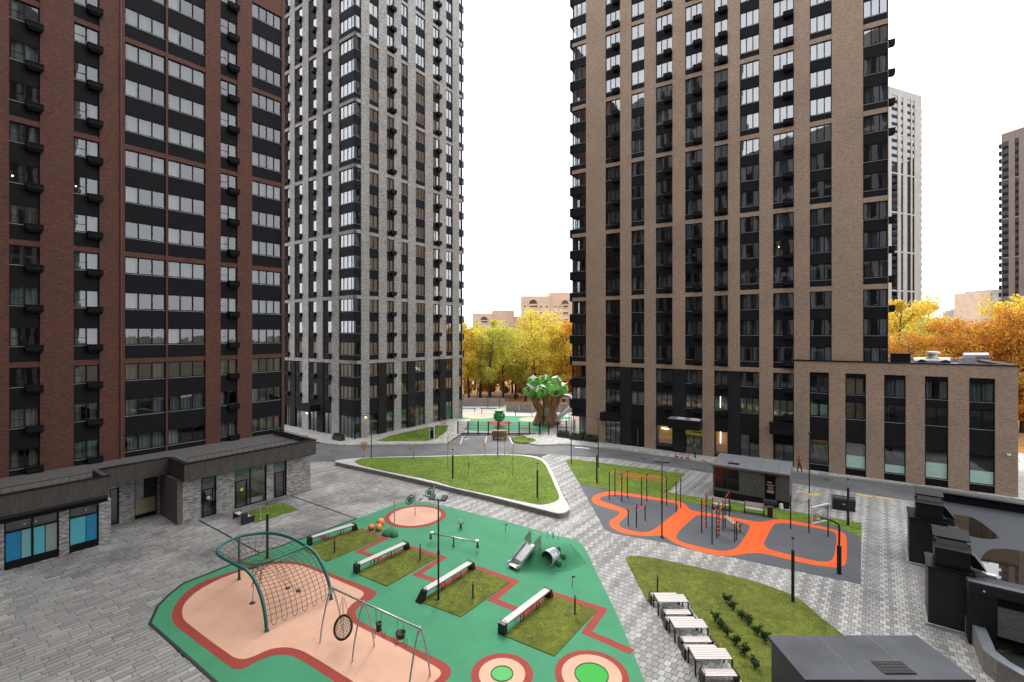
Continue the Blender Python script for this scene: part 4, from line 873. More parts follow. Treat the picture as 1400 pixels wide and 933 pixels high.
# garage roof with puddles
ga = thing('garage', 'garage with wet dark membrane roof at the right edge', 'garage', (22.1,23.2,0), A2)
mem = pm('wet_membrane', (.05,.054,.062), .5, .2, .5, .06, bscale=3, spec=.08, patch=(.5,.3))
MB().box(0,22,0,14.8,2.55,2.95).build('roof', mem, ga)
m = MB(); m.box(-.02,22,14.5,14.8,2.955,3.5); m.build('parapet', spandrel_m, ga); MB().box(-.05,22,14.42,14.86,3.505,3.56).build('parapet_cap', frame_m, ga)
for i in range(6): MB().box(3.2+i*3.0,3.24+i*3.0,14.46,14.498,2.96,3.5).build('parapet_joint', black_m, ga)
MB().box(0,22,0,.35,2.955,3.05).build('roof_edge', dkgrey_m, ga)
MB().box(0,1.0,.02,.4,0,2.54).build('end_pier', pm('pier_black', (.012,.012,.013), .5), ga); MB().box(1.005,8,.05,.4,.73,2.15).build('brick_panel', grey_brick, ga)
MB().box(1.005,8,.03,.4,2.155,2.545).build('lintel', spandrel_m, ga); MB().box(1.005,8,1.2,1.4,-.2,.72).build('garage_shade', MAT['shade_black'], ga); MB().box(.0,.4,.41,14.7,0,2.54).build('side_wall', spandrel_m, ga)  # black sheet paints the darkness inside the garage opening
pud = pm('puddle', (.02,.014,.009), .02, .2, 1)
def puddle(pts, z=2.953): m = MB(); m.prism(chaikin(pts,2), 2.94, z+.004); m.build('puddle', pud, ga)
def loc2(px, py, z=2.95):
    x, y = G(px,py,z); dx, dy = x-22.1, y-23.2; return (dx*.795-dy*.607, dx*.607+dy*.795)
puddle([loc2(*p) for p in ((1294,703),(1312,704),(1334,709),(1352,723),(1368,735),(1360,738),(1330,735),(1316,728),(1306,716))])
puddle([loc2(*p) for p in ((1337,772),(1348,752),(1372,750),(1400,754),(1440,765),(1470,800),(1430,805),(1380,797),(1345,786))])
m = MB(); p0 = loc2(1337,785)
for i in range(4): m.box(p0[0]-.2,p0[0]+.25,p0[1]-.25+i*.13,p0[1]-.2+i*.13,2.96,3.02)
m.build('roof_drain_grate', steel_m, ga)
m = MB(); p0 = loc2(1357,789); m.box(p0[0]-.25,p0[0]+.15,p0[1]-.15,p0[1]+.15,2.96,3.06); m.build('roof_patch', white_m, ga)
m = MB(); m.ball((0,-.03,2.72),.05,8); m.build('wall_light', white_m, ga, (.55,0,0))

def vent(label, pt, w, d):
    v = thing('ventilation_shaft', label, 'vent shaft', (*pt,0), A2, 'black ventilation shafts by the garage')
    MB().box(0,w,0,d,0,2.97).build('shaft', pm('shaft_black', (.013,.0125,.013), .45, .2, 2) if 'shaft_black' not in MAT else MAT['shaft_black'], v)
    MB().box(-.05,w+.05,-.05,d+.05,2.975,3.03).build('shaft_cap', frame_m, v)
    MB().box(-.12,w+.12,-.12,d,-.02,.1).build('plinth', kerb_m, v)
    x0 = w*.16; c = MB().box(x0,x0+1.35,.25,1.5,3.035,3.95).build('cowl', MAT['shaft_black'], v)
    for y0, z0, y1, z1 in ((.1,3.98,.75,4.22),(.62,4.42,1.6,4.68)):
        MB().hexa([(x0-.05,y0,z0),(x0+1.4,y0,z0),(x0+1.4,y1,z1),(x0-.05,y1,z1)],[(x0-.05,y0,z0+.05),(x0+1.4,y0,z0+.05),(x0+1.4,y1,z1+.05),(x0-.05,y1,z1+.05)]).build('hood_blade', frame_m, c)
    MB().hexa([(x0+.02,.3,3.95),(x0+1.33,.3,3.95),(x0+1.33,1.5,3.95),(x0+.02,1.5,3.95)],[(x0+.1,.65,4.4),(x0+1.25,.65,4.4),(x0+1.25,1.5,4.66),(x0+.1,1.5,4.66)]).build('louvre_core', black_m, c)
    MB().hexa([(x0+1.4,.35,3.3),(x0+1.95,.35,3.2),(x0+1.95,1.4,3.2),(x0+1.4,1.4,3.3)],[(x0+1.4,.35,3.92),(x0+1.5,.35,3.88),(x0+1.5,1.4,3.88),(x0+1.4,1.4,3.92)]).build('side_hood', frame_m, c)
    return v
vent('black ventilation shaft with louvred cowl nearest to the shed roof', G(1269,853.7), 1.75, 1.95)
vent('black ventilation shaft with louvred cowl nearer to the annex', G(1242.8,769.7), 2.2, 2.3)
rp = thing('ramp_wall', 'low brick ramp wall with grey metal coping at the lower right edge', 'wall', (0,0,0))
rl = [(22.6,23.9),(22.1,22.9),(20.95,21.3),(20.85,20.6),(21.0,19.7),(21.6,18.2),(22.6,16)]
rl2 = [(x+.45,y-.12) for x, y in rl]
MB().prism([tuple(p) for p in rl]+[tuple(p) for p in rl2[::-1]], -.1, .93).build('wall', ramp_brick, rp)
for i in range(len(rl)-1):
    a, b, c, d = rl[i], rl[i+1], rl2[i+1], rl2[i]; MB().prism([mid(a,b,.004),mid(a,b,.996),mid(d,c,.996),mid(d,c,.004)], .935, .98).build('coping', pm('zinc_coping', (.26,.28,.31), .3, .15, 1.5, metal=.5) if 'zinc_coping' not in MAT else MAT['zinc_coping'], rp)
MB().prism([(24.5,22.5),(22.6,22.6),(21.4,21.2),(21.35,20.5),(21.5,19.7),(22.1,18.2),(23,16),(30,16),(30,22)], -.1, .02).build('ramp_floor', pm('ramp_dark', (.03,.03,.03), .8), rp)
MB().bar((20.1,23.8,.06),(18.95,21.6,.06),.18,.16).bar((18.95,21.6,.06),(19.6,18.2,.06),.18,.16).build('ramp_kerb', kerb_m, rp)

# ------------------------------------------------------------------ lamps and bollards
def flood_lamp(pt, h, label):
    o = thing('flood_lamp_post', label, 'lamp post', (*pt,0), R(-18), 'floodlight posts of the play areas')
    MB().lathe([(.17,0),(.17,.05),(.07,.07),(.07,.16),(.065,.18)],12).build('base_plate', black_m, o)
    m = MB(); m.tube([(0,0,.05),(0,0,h*.55),(0,0,h)], [.055,.05,.04], 10); m.build('pole', black_m, o, smooth=True)
    MB().lathe([(.075,0),(.075,.25)],10,(0,0,h*.45)).build('junction_box', black_m, o)
    MB().bar((-.42,0,h-.04),(.42,0,h-.04),.06).build('crossarm', black_m, o)
    for x in (-.38,.38):
        hd = MB().hexa([(x-.16,-.2,h+.0),(x+.16,-.2,h+.0),(x+.16,.1,h+.1),(x-.16,.1,h+.1)],[(x-.16,-.22,h+.08),(x+.16,-.22,h+.08),(x+.16,.12,h+.24),(x-.16,.12,h+.24)]).build('lamp_head', black_m, o)
        MB().hexa([(x-.13,-.18,h-.012),(x+.13,-.18,h-.012),(x+.13,.08,h+.08),(x-.13,.08,h+.08)],[(x-.13,-.18,h-.004),(x+.13,-.18,h-.004),(x+.13,.08,h+.088),(x-.13,.08,h+.088)]).build('lens', lampglass_m, hd)
flood_lamp(G(599.4,821.5), 5.7, 'tall black floodlight post standing on the third lawn square'); flood_lamp(G(905,735.7), 5.6, 'tall black floodlight post at the edge of the grey sports court')
def post_lamp(pt, h, label, z=0, r=.085):
    o = thing('post_lamp', label, 'lamp post', (*pt,z), 0, 'black post lamps with glass tops')
    MB().lathe([(r+.06,0),(r+.06,.03),(r,.05),(r,h*.78),(r*.85,h*.79)],14).build('post', black_m, o)
    MB().lathe([(.035,0),(.035,h*.17)],10,(0,0,h*.79)).build('glass_stem', lampglass_m, o); MB().lathe([(.05,0),(r*1.05,.02),(r*1.05,.1),(.03,.13)],14,(0,0,h*.96)).build('cap', black_m, o)
post_lamp(G(1084,823.6), 3.7, 'black post lamp on the lawn by the picnic tables'); post_lamp(G(365.5,763.8), 3.75, 'black post lamp behind the climbing net')
post_lamp(G(816,661), 3.6, 'black post lamp on the lawn above the court, left end'); post_lamp(G(734.7,680.6,TZ), 3.1, 'black post lamp at the right end of the raised lawn', TZ)
post_lamp(G(619,654.6,TZ), 3.0, 'black post lamp in the middle of the raised lawn', TZ); post_lamp(G(1159.5,718.7), 3.75, 'black post lamp beside the basketball hoop and storage box')
def slim_lamp(pt, h, label, z=0):
    o = thing('slim_lamp_post', label, 'lamp post', (*pt,z), 0, 'slim black lamp posts along the road')
    MB().lathe([(.1,0),(.1,.03),(.055,.05)],10).build('base_plate', black_m, o); m = MB(); m.tube([(0,0,.03),(0,0,h*.5),(0,0,h)], [.055,.05,.035], 8); m.build('pole', black_m, o, smooth=True)
    MB().lathe([(.05,-.12),(.13,-.1),(.13,.0),(.04,.05)],12,(0,0,h)).build('lamp_head', black_m, o)
slim_lamp(G(507.6,626.4,TZ), 4.4, 'slim black lamp post at the left tip of the raised lawn', TZ); slim_lamp(G(680.5,621.8,TZ), 5.0, 'slim black lamp post in front of the wooden box', TZ)
slim_lamp(G(781,634), 5.7, 'slim black lamp post at the tip of the upper lawn'); slim_lamp(G(818,640), 5.6, 'slim black lamp post behind the upper lawn post lamp'); slim_lamp(G(1106.5,674.2), 5.7, 'slim black lamp post right of the grey kiosk')
def bollard(pt, h, label, mat=None, r=.045):
    o = thing('bollard_light', label, 'bollard', (*pt,.03), 0, 'short bollard lights'); mat = mat or black_m
    MB().lathe([(r*2.4,0),(r*2.4,.03),(r,.06),(r,h*.86)],12).build('post', mat, o); MB().lathe([(r*.8,0),(r*.8,h*.08)],10,(0,0,h*.86)).build('light_ring', lampglass_m, o); MB().lathe([(r*1.15,0),(r*1.15,h*.06)],12,(0,0,h*.94)).build('cap', mat, o)
bollard(G(786,840.8), 1.0, 'black bollard light on the lawn square nearest the trampolines'); bollard(G(646.5,819.5), .98, 'black bollard light on the lawn square with the floodlight')
bollard(G(574.5,765.6), .98, 'black bollard light on the second lawn square'); bollard(G(457.4,757), .98, 'black bollard light on the lawn square behind the net'); bollard(G(899,811), 1.0, 'black bollard light behind the first picnic table')
bollard(G(356,710.6), .85, 'grey steel bollard on the small lawn by the podium', steel_m)
def marker(pt, h, label):
    o = thing('marker_post', label, 'post', (*pt,.016), 0, 'thin marker posts on the green rubber'); MB().lathe([(.02,0),(.02,h)],8).build('stem', dkgrey_m, o); MB().box(-.02,.16,-.03,.03,h-.1,h).build('head', dkgrey_m, o)
marker(G(691,728), .62, 'thin marker post near the spring rocker'); marker(G(782.4,803), .66, 'thin marker post right of the tunnel mound')

# ------------------------------------------------------------------ play equipment
cl = thing('climbing_net', 'teal tubular climbing frame with brown rope net on the peach field', 'climbing frame', (*G(365,864),0))
O = Vector((*G(365,864),0))
def rel(px, py, z): p = G(px,py,z); return Vector((p[0]-O.x, p[1]-O.y, z))
def cat(pts, n=6):
    out = []; P = [pts[0]]+list(pts)+[pts[-1]]
    for i in range(1, len(P)-2):
        for j in range(n):
            t = j/n; a, b, c, d = P[i-1], P[i], P[i+1], P[i+2]
            out.append(.5*((2*b)+(c-a)*t+(2*a-5*b+4*c-d)*t*t+(3*b-a-3*c+d)*t**3))
    return out+[pts[-1]]
Ab, Bb = rel(365,864,0), rel(453,820,0); SA, SB = rel(337,779.5,2.6), rel(419,747.5,2.6)
legA = cat([Ab, rel(361.5,835,.95), rel(355,809,1.75), rel(346,790,2.3), SA]); legB = cat([Bb, rel(449.5,797,.95), rel(441.5,775,1.75), rel(431,756.5,2.3), SB])
ring = cat([SA, rel(318,770,2.72), rel(301,760.5,2.75), rel(297,753,2.75), rel(306,743.5,2.75), rel(325,734.5,2.75), rel(350,730,2.75), rel(372,729.5,2.75), rel(393,734,2.75), rel(408,740.8,2.72), SB])
m = MB(); m.tube(legA[:-1]+ring+legB[::-1][1:], .085, 12); m.build('arch_tube', teal_m, cl, smooth=True)
m = MB(); m.tube([SA,SB], .06, 10); m.build('cross_tube', teal_m, cl, smooth=True)
C0 = rel(327,793,0); m = MB(); m.tube([C0,Vector((C0.x,C0.y,2.72))], .07, 10); m.build('post', teal_m, cl, smooth=True)
for q in (Ab, Bb, C0): MB().lathe([(.12,0),(.12,.04)],12,tuple(q+Vector((0,0,.016)))).build('foot_plate', teal_m, cl)
net = MB(); nu, nv = 13, 15
def samp(path, t):
    x = t*(len(path)-1); i = min(int(x), len(path)-2); return path[i].lerp(path[i+1], x-i)
def slidept(u, v): # u across, v along from the ground up
    a, b = samp(legA, .12+.88*v), samp(legB, .12+.88*v); p = a.lerp(b, u); p.z -= .22*math.sin(math.pi*u)*(.4+.6*v); return p
for i in range(1, nu): net.tube([slidept(i/nu, j/24) for j in range(25)], .013, 4, cap=False)
for j in range(nv): net.tube([slidept(i/12, j/(nv-1)) for i in range(13)], .013, 4, cap=False)
for i in range(1, nu-1, 2):
    a, b = slidept(i/nu,0), slidept((i+1)/nu,0); c = (a+b)/2; net.tube([a]+[Vector((c.x+(a.x-c.x)*math.cos(t), c.y+(a.y-c.y)*math.cos(t), c.z-.25*math.sin(t)-.02)) for t in (.5,1.0,1.57,2.1,2.6)]+[b], .013, 4, cap=False)
o = net.build('slope_net', rope_m, cl); o['kind'] = 'stuff'
net = MB(); cc = sum((Vector(p) for p in ring), Vector())/len(ring); n = len(ring)
fun = Vector((cc.x*.5+SA.x*.5+.3, cc.y*.5+SA.y*.5+.1, 1.75))
def flat(i, t): p = ring[i % n].lerp(cc.lerp(fun, .55), t); p.z -= .35*t; return p
for i in range(0, n, 3): net.tube([flat(i, t/8) for t in range(9)], .012, 4, cap=False)
for t in (.14,.28,.42,.56,.7,.84): net.tube([flat(i, t) for i in range(0, n, 2)], .012, 4, cap=False)
for i in range(9):
    t = i/8; net.tube([SA.lerp(SB, .08+.5*t), fun+Vector((math.cos(i)*.3,math.sin(i)*.3,.1)), fun+Vector((math.cos(i*2)*.25,math.sin(i*2)*.25,-.75))], .012, 4, cap=False)
o = net.build('ring_net', rope_m, cl); o['kind'] = 'stuff'
for px, py, z, top in ((345,825,.55,2.0),(393.5,804.5,.75,2.0),(408,808.5,.72,2.0)):
    p = rel(px,py,z); m = MB(); m.lathe([(.03,-.03),(.15,0),(.15,.03),(.03,.06)],14,tuple(p)); o = m.build('step_disc', black_m, cl)
    m = MB(); m.tube([p, p.lerp(fun,.3)+Vector((0,0,.4)), Vector((p.x*.6+cc.x*.4,p.y*.6+cc.y*.4,top+.3))], .013, 5); m.build('hanging_rope', rope_m, cl)

sw = thing('swing_set', 'steel swing set with three bowed frames on the peach field', 'swing set', (*G(497,825.4,2.37),0), math.atan2(-3.3,5.03))
XA, XC, HB = -2.4, 3.6, 2.42
m = MB(); m.tube([(XA-.12,0,HB),(XC+.12,0,HB)], .045, 12); m.build('top_bar', steel_m, sw, smooth=True)
for x in (XA, 0, XC):
    for s in (-1, 1):
        pts = [(x,s*.04,HB-.02),(x,s*.22,HB*.8),(x,s*.42,HB*.5),(x,s*.57,HB*.22),(x,s*.64,.01)]; m = MB(); m.tube(cat([Vector(p) for p in pts],4), .038, 10); m.build('leg', steel_m, sw, smooth=True)
    m = MB(); m.hexa([(x-.02,-.12,HB-.28),(x+.02,-.12,HB-.28),(x+.02,.12,HB-.28),(x-.02,.12,HB-.28)],[(x-.02,-.05,HB+.08),(x+.02,-.05,HB+.08),(x+.02,.05,HB+.08),(x-.02,.05,HB+.08)]); m.build('joint_plate', steel_m, sw)
def ring_tube(c, r, tr_, n=28, tilt=None):
    pts = []
    for i in range(n):
        a = 2*math.pi*i/n; v = Vector((r*math.cos(a), r*math.sin(a), 0))
        if tilt is not None: v = tilt @ v
        pts.append(Vector(c)+v)
    m = MB(); m.tube(pts, tr_, 8, closed=True); return m
ns = thing('nest_swing', 'round rope nest swing hanging from the swing set', 'swing', (*G(469,858,.95),.95), math.atan2(-3.3,5.03))
tilt = Matrix.Rotation(R(62),3,'X') @ Matrix.Rotation(R(8),3,'Y')
ring_tube((0,0,0), .50, .055, 30, tilt).build('rim', black_m, ns, smooth=True)
m = MB()
for i in range(-4,5):
    y = i*.105; q = math.sqrt(.235-y*y); m.tube([tilt @ Vector((-q,y,-.02)), tilt @ Vector((0,y,-.06)), tilt @ Vector((q,y,-.02))], .016, 5); m.tube([tilt @ Vector((y,-q,-.02)), tilt @ Vector((y,0,-.06)), tilt @ Vector((y,q,-.02))], .016, 5)
m.build('rope_web', pm('cream_rope', (.42,.38,.30), .9, .2, 20), ns)
for a in (60,120,240,300):
    m = MB(); e = tilt @ Vector((.5*math.cos(R(a)),.5*math.sin(R(a)),0)); m.tube([e, Vector((e.x*.25,0,1.44))], .009, 5); m.build('chain', dkgrey_m, ns)
for x, lab, kind in ((1.05,'black cradle swing seat beside the middle swing frame',0),(2.45,'black cradle swing seat with hanging loops at the near end of the swing set',1)):
    c, s = math.cos(sw.rotation_euler.z), math.sin(sw.rotation_euler.z); z = 1.62 if not kind else 1.72
    o = thing('cradle_swing', lab, 'swing', (sw.location.x+c*x, sw.location.y+s*x, z), sw.rotation_euler.z, 'cradle swings')
    if kind: MB().lathe([(.05,-.1),(.19,-.08),(.22,.12),(.24,.14),(.21,.16),(.03,.05)],14).build('seat', black_m, o)
    else: MB().lathe([(.03,-.22),(.11,-.18),(.13,.12),(.15,.2),(.12,.21),(.02,.1)],12).build('seat', black_m, o)
    for s_ in (-1,1):
        m = MB(); m.tube([(s_*.16,0,.1),(s_*.2,0,HB-z)], .008, 5); m.build('chain', dkgrey_m, o)
        m = MB(); m.tube([Vector((s_*.2+.22*math.cos(t)*(.5),.1*s_,-.1-.42*math.sin(t))) for t in (0,.5,1,1.57,2.1,2.6,3.14)], .012, 5); m.build('loop', black_m, o)
    if kind: ring_tube((0,0,-.22), .24, .012, 20).build('hoop', black_m, o)

def beam(near, far, label, h=.52, ramp=False):
    a, b = Vector(G(*near)), Vector(G(*far)); L_ = (b-a).length; o = thing('balance_bench', label, 'balance bench', (*a,.016), math.atan2(b.y-a.y,b.x-a.x), 'long white bench beams beside the lawn squares')
    for i in range(3): MB().box(.25,L_-.25,-.19+i*.128,-.19+i*.128+.122,h-.05,h).build('plank', wood_m, o)
    MB().box(.2,L_-.2,-.17,.17,h-.1,h-.053).build('under_rail', dkgrey_m, o)
    if ramp: MB().hexa([(-.35,-.21,0),(.05,-.21,0),(.05,.21,0),(-.35,.21,0)],[(.12,-.21,h-.02),(.24,-.21,h+.02),(.24,.21,h+.02),(.12,.21,h-.02)]).build('end_block', black_m, o)
    else: MB().box(0,.24,-.21,.21,0,h+.02).build('end_block', black_m, o)
    MB().hexa([(L_-.24,-.21,0),(L_+.1,-.21,0),(L_+.1,.21,0),(L_-.24,.21,0)],[(L_-.24,-.21,h+.02),(L_-.1,-.21,h+.02),(L_-.1,.21,h+.02),(L_-.24,.21,h+.02)]).build('end_block', black_m, o)
    for x in (L_*.34, L_*.66):
        m = MB(); m.tube([(x-.13,-.2,h-.1),(x-.13,-.2,.05),(x+.13,-.2,.05),(x+.13,-.2,h-.1)], .022, 6).tube([(x-.13,.2,h-.1),(x-.13,.2,.05),(x+.13,.2,.05),(x+.13,.2,h-.1)], .022, 6); m.build('bracket', black_m, o)
    for x in (.2,L_-.3): m = MB(); m.tube([(x,-.19,h+.01),(x,-.19,h+.13),(x,.19,h+.13),(x,.19,h+.01)], .014, 6); m.build('handle', black_m, o)
beam((421,746),(487,724.8), 'white bench beam beside the lawn square behind the net'); beam((485.5,784.5),(557.5,750.8), 'white bench beam beside the second lawn square')
beam((577,821.5),(646,778), 'white bench beam with sloping black end next to the floodlight', ramp=True); beam((685,868.5),(751.5,815.9), 'white bench beam nearest to the two trampolines')
def trampoline(c, r, label, col):
    o = thing('ground_trampoline', label, 'trampoline', (*c,.026), 0, 'green trampolines set in the ground')
    MB().lathe([(r+.03,0),(r+.03,.006),(r-.02,.008)],36).build('mat', col, o); m = MB(); m.tube([Vector((q[0],q[1],.006)) for q in circle((0,0), r+.035, 36)], .03, 6, closed=True); m.build('rim', pm('tramp_rim', (.03,.11,.05), .7) if 'tramp_rim' not in MAT else MAT['tramp_rim'], o)
trampoline(TR1, .44, 'small bright green trampoline in a peach circle', pm('tramp_light', (.055,.36,.07), .7, .12, 30)); trampoline(TR2, .69, 'large bright green trampoline at the bottom of the picture', pm('tramp_green', (.008,.31,.018), .7, .1, 30))

# slide mound
mc = (2.6,32.1); mo = thing('play_mound', 'green rubber mound with tunnel and climbing stones', 'mound', (*mc,0))
m = MB(); N_ = 40; prof = [(1.0,.0),(.93,.04),(.82,.22),(.66,.60),(.5,.9),(.32,1.06),(.14,1.11),(.001,1.12)]
for i, (rr, z) in enumerate(prof):
    for k_ in range(N_): a = 2*math.pi*k_/N_; m.v.append((2.5*rr*math.cos(a), 2.0*rr*math.sin(a), z))
for i in range(len(prof)-1):
    for k_ in range(N_): l = (k_+1)%N_; m.f.append((i*N_+k_, i*N_+l, (i+1)*N_+l, (i+1)*N_+k_)); m.m.append(0)
m.build('mound_surface', rub_green, mo, smooth=True)
tp = Vector((*G(749,763.5,.62),.62))-Vector((*mc,0)); m = MB()
d_ = Vector((-.62,-.78,.10)).normalized()
for r_, mt, nm_ in ((.50,bright_steel,'tunnel_pipe'),): 
    m.tube([tp+d_*.12, tp-d_*.75], r_, 24, cap=False); m.tube([tp-d_*.75, tp+d_*.12], r_-.05, 24, cap=False); m.build(nm_, steel_m, mo, smooth=True)
side = d_.cross(Vector((0,0,1))).normalized(); upv = side.cross(d_)
m = MB(); m.tube([tp+d_*.12+side*.475*math.cos(a*math.pi/14)+upv*.475*math.sin(a*math.pi/14) for a in range(28)], .045, 8, closed=True); m.build('pipe_rim', bright_steel, mo, smooth=True)
st_m = pm('dark_green_stone', (.018,.12,.055), .8, .15, 10)
for px, py, s_ in ((761,757.5,.17),(770,760.5,.2),(763.5,769.5,.22),(764,751.5,.13)):
    z_ = 1.0
    while z_ > .02:
        p = G(px,py,z_); rr_ = math.hypot((p[0]-mc[0])/2.5,(p[1]-mc[1])/2.0)
        if np.interp(rr_, [a[0] for a in prof[::-1]], [a[1] for a in prof[::-1]], right=0) >= z_: break
        z_ -= .02
    q = (p[0]-mc[0], p[1]-mc[1]); MB().lathe([(s_,-.2),(s_*1.05,0),(s_*.8,.14),(s_*.3,.19)],8,(q[0],q[1],z_)).build('climbing_stone', st_m, mo)
for px in (751.5,760): 
    p = G(px,737,.95); q = (p[0]-mc[0],p[1]-mc[1]); m = MB(); m.tube([(q[0]-.16,q[1],.6),(q[0]-.16,q[1],1.4),(q[0]-.05,q[1],1.53),(q[0]+.12,q[1],1.53),(q[0]+.2,q[1],1.35),(q[0]+.2,q[1],.6)], .025, 8); m.build('grab_rail', bright_steel, mo, smooth=True)
m = MB(); m.tube([(1.25,-.1,1.0),(2.2,-1.1,.1)], .016, 6); m.build('climbing_rope', rope_m, mo)
sd = thing('slide', 'short steel slide with guard panels on the green mound', 'slide', (0,0,0))
bt_, tp_ = Vector((*G(701.5,773.5,.22),.22)), Vector((*G(724.5,745.5,1.12),1.12)); ax = (tp_-bt_); sx_ = Vector((ax.y,-ax.x,0)).normalized()*.40; flat_ = Vector((ax.x,ax.y,0)).normalized()
path = [bt_-flat_*.12+Vector((0,0,.02)), bt_+flat_*.22, bt_+ax*.3+Vector((0,0,-.03)), tp_-flat_*.02, tp_+flat_*.2]
m = MB()
for p, q in zip(path, path[1:]): m.hexa([p-sx_-Vector((0,0,.03)),p+sx_-Vector((0,0,.03)),q+sx_-Vector((0,0,.03)),q-sx_-Vector((0,0,.03))],[p-sx_,p+sx_,q+sx_,q-sx_])
m.build('chute', bright_steel, sd)
for s_ in (-1,1):
    m = MB(); e = sx_*s_*1.04
    for p, q in zip(path, path[1:]): m.hexa([p+e-Vector((0,0,.05)),p+e*1.1-Vector((0,0,.05)),q+e*1.1-Vector((0,0,.05)),q+e-Vector((0,0,.05))],[p+e+Vector((0,0,.14)),p+e*1.1+Vector((0,0,.14)),q+e*1.1+Vector((0,0,.14)),q+e+Vector((0,0,.14))])
    m.build('side_rail', steel_m, sd)
    p = tp_+e*1.12; q = p+flat_*.55; m = MB(); m.hexa([p-Vector((0,0,.2)),p+e*.08-Vector((0,0,.2)),q+e*.08-Vector((0,0,.2)),q-Vector((0,0,.2))],[p+Vector((0,0,.45)),p+e*.08+Vector((0,0,.45)),q+e*.08+Vector((0,0,.7)),q+Vector((0,0,.7))]); m.build('guard_panel', pm('panel_sage', (.16,.27,.19), .6) if 'panel_sage' not in MAT else MAT['panel_sage'], sd)
p = tp_+flat_*.3; m = MB(); m.tube([p+sx_*1.15+Vector((0,0,.4)),p+sx_*1.15+Vector((0,0,.78)),p-sx_*1.15+Vector((0,0,.78)),p-sx_*1.15+Vector((0,0,.4))], .022, 8); m.build('hoop_rail', bright_steel, sd, smooth=True)
MB().bar(bt_+flat_*.05-Vector((0,0,.21)), bt_+flat_*.05-Vector((0,0,.02)), .5, .1).build('foot', dkgrey_m, sd)

l_, r_ = Vector((*G(588,729.5,.62),.62)), Vector((*G(654,741.5,.62),.62)); ss = thing('seesaw', 'long steel seesaw on the green rubber', 'seesaw', (*(l_+r_).to_2d()/2,.016)); cS = Vector(((l_.x+r_.x)/2,(l_.y+r_.y)/2,0))
m = MB(); m.tube([l_-cS,r_-cS], .05, 10); m.build('beam', bright_steel, ss, smooth=True); m = MB(); m.lathe([(.12,0),(.12,.03),(.05,.05),(.05,.6)],10); m.build('pivot', dkgrey_m, ss)
for e, s_ in ((l_-cS,1),(r_-cS,-1)):
    dd = (r_-l_).normalized()*s_; MB().lathe([(.14,.04),(.16,.06),(.16,.1),(.1,.12)],10,tuple(e+dd*.12)).build('seat', steel_m, ss)
    nn = Vector((-dd.y,dd.x,0))*.16; m = MB(); m.tube([e+dd*.45-nn+Vector((0,0,.22)),e+dd*.45+nn+Vector((0,0,.22))], .014, 6).tube([e+dd*.45,e+dd*.45+Vector((0,0,.22))], .014, 6); m.build('handle', steel_m, ss)
    m = MB(); m.lathe([(.08,-.42),(.09,-.3),(.04,-.05)],8,tuple(e+dd*.06)); m.build('bumper', dkgrey_m, ss)
sr = thing('spring_rocker', 'small grey spring rocker behind the seesaw', 'rocker', (*G(630,723),.016)); m = MB(); m.tube([Vector((.09*math.cos(t*1.3),.09*math.sin(t*1.3),.02+t*.012)) for t in range(30)], .015, 5); m.build('spring', black_m, sr)
MB().lathe([(.2,0),(.24,.02),(.24,.06),(.1,.07)],12,(0,0,.40)).build('seat', dkgrey_m, sr); m = MB(); m.tube([(-.2,0,.46),(-.2,0,.66),(.2,0,.66),(.2,0,.46)], .016, 6); m.build('handle', steel_m, sr)
for px, py, rr, lab in ((520.4,719,.30,'largest orange rubber ball of the three by the peach circle'),(517.7,725.9,.275,'orange rubber ball in front of the largest one'),(507.5,724.8,.235,'smallest orange rubber ball at the left of the three')):
    o = thing('rubber_ball', lab, 'ball', (*G(px,py),.0), 0, 'orange rubber balls'); MB().ball((0,0,rr*.95),rr,20).build('sphere', pm('ball_orange', (.80,.27,.08), .7, .08, 20) if 'ball_orange' not in MAT else MAT['ball_orange'], o, smooth=True); MB().lathe([(rr*.5,0),(rr*.45,.03)],14,(0,0,.014)).build('footing', rub_green, o)
o = thing('rubber_hump', 'low dark green rubber hump beside the orange balls', 'mound', (*G(533,730),.012)); 
for x, y, q in ((0,0,.62),(.42,-.45,.34)): MB().lathe([(q,0),(q*.93,.09),(q*.7,.22),(q*.4,.30),(.02,.33)],18,(x,y,0)).build('hump', st_m, o, smooth=True)
for (px, py), h, lab, disc in (((539.4,716.7),1.86,'bare steel pole at the left of the peach circle',None),((567.6,705.7),1.9,'steel pole with tilted teal ring in the middle of the peach circle',1),((593.7,694),1.85,'steel pole with tilted teal ring behind the peach circle',1)):
    o = thing('spinner_pole', lab, 'play pole', (*G(px,py),.02), 0, 'steel poles of the peach circle'); MB().lathe([(.07,0),(.07,.03),(.04,.04),(.04,h),(.01,h+.02)],10).build('pole', steel_m, o)
    if disc:
        T_ = Matrix.Rotation(R(20),3,'Z') @ Matrix.Rotation(R(-42),3,'Y') @ Matrix.Rotation(R(24),3,'X'); ring_tube((-.40,-.1,h-.55), .38, .045, 24, T_).build('ring', black_m, o, smooth=True)
        m = MB(); m.add([tuple(Vector((-.40,-.1,h-.55)) + T_ @ Vector((.26*math.cos(a*math.pi/9),.26*math.sin(a*math.pi/9),0))) for a in range(18)], [tuple(range(18))]); m.build('disc', teal_m, o)
        m = MB(); m.tube([(-.40,-.1,h-.55),(0,0,h-.2)], .02, 6); m.build('axle', steel_m, o)

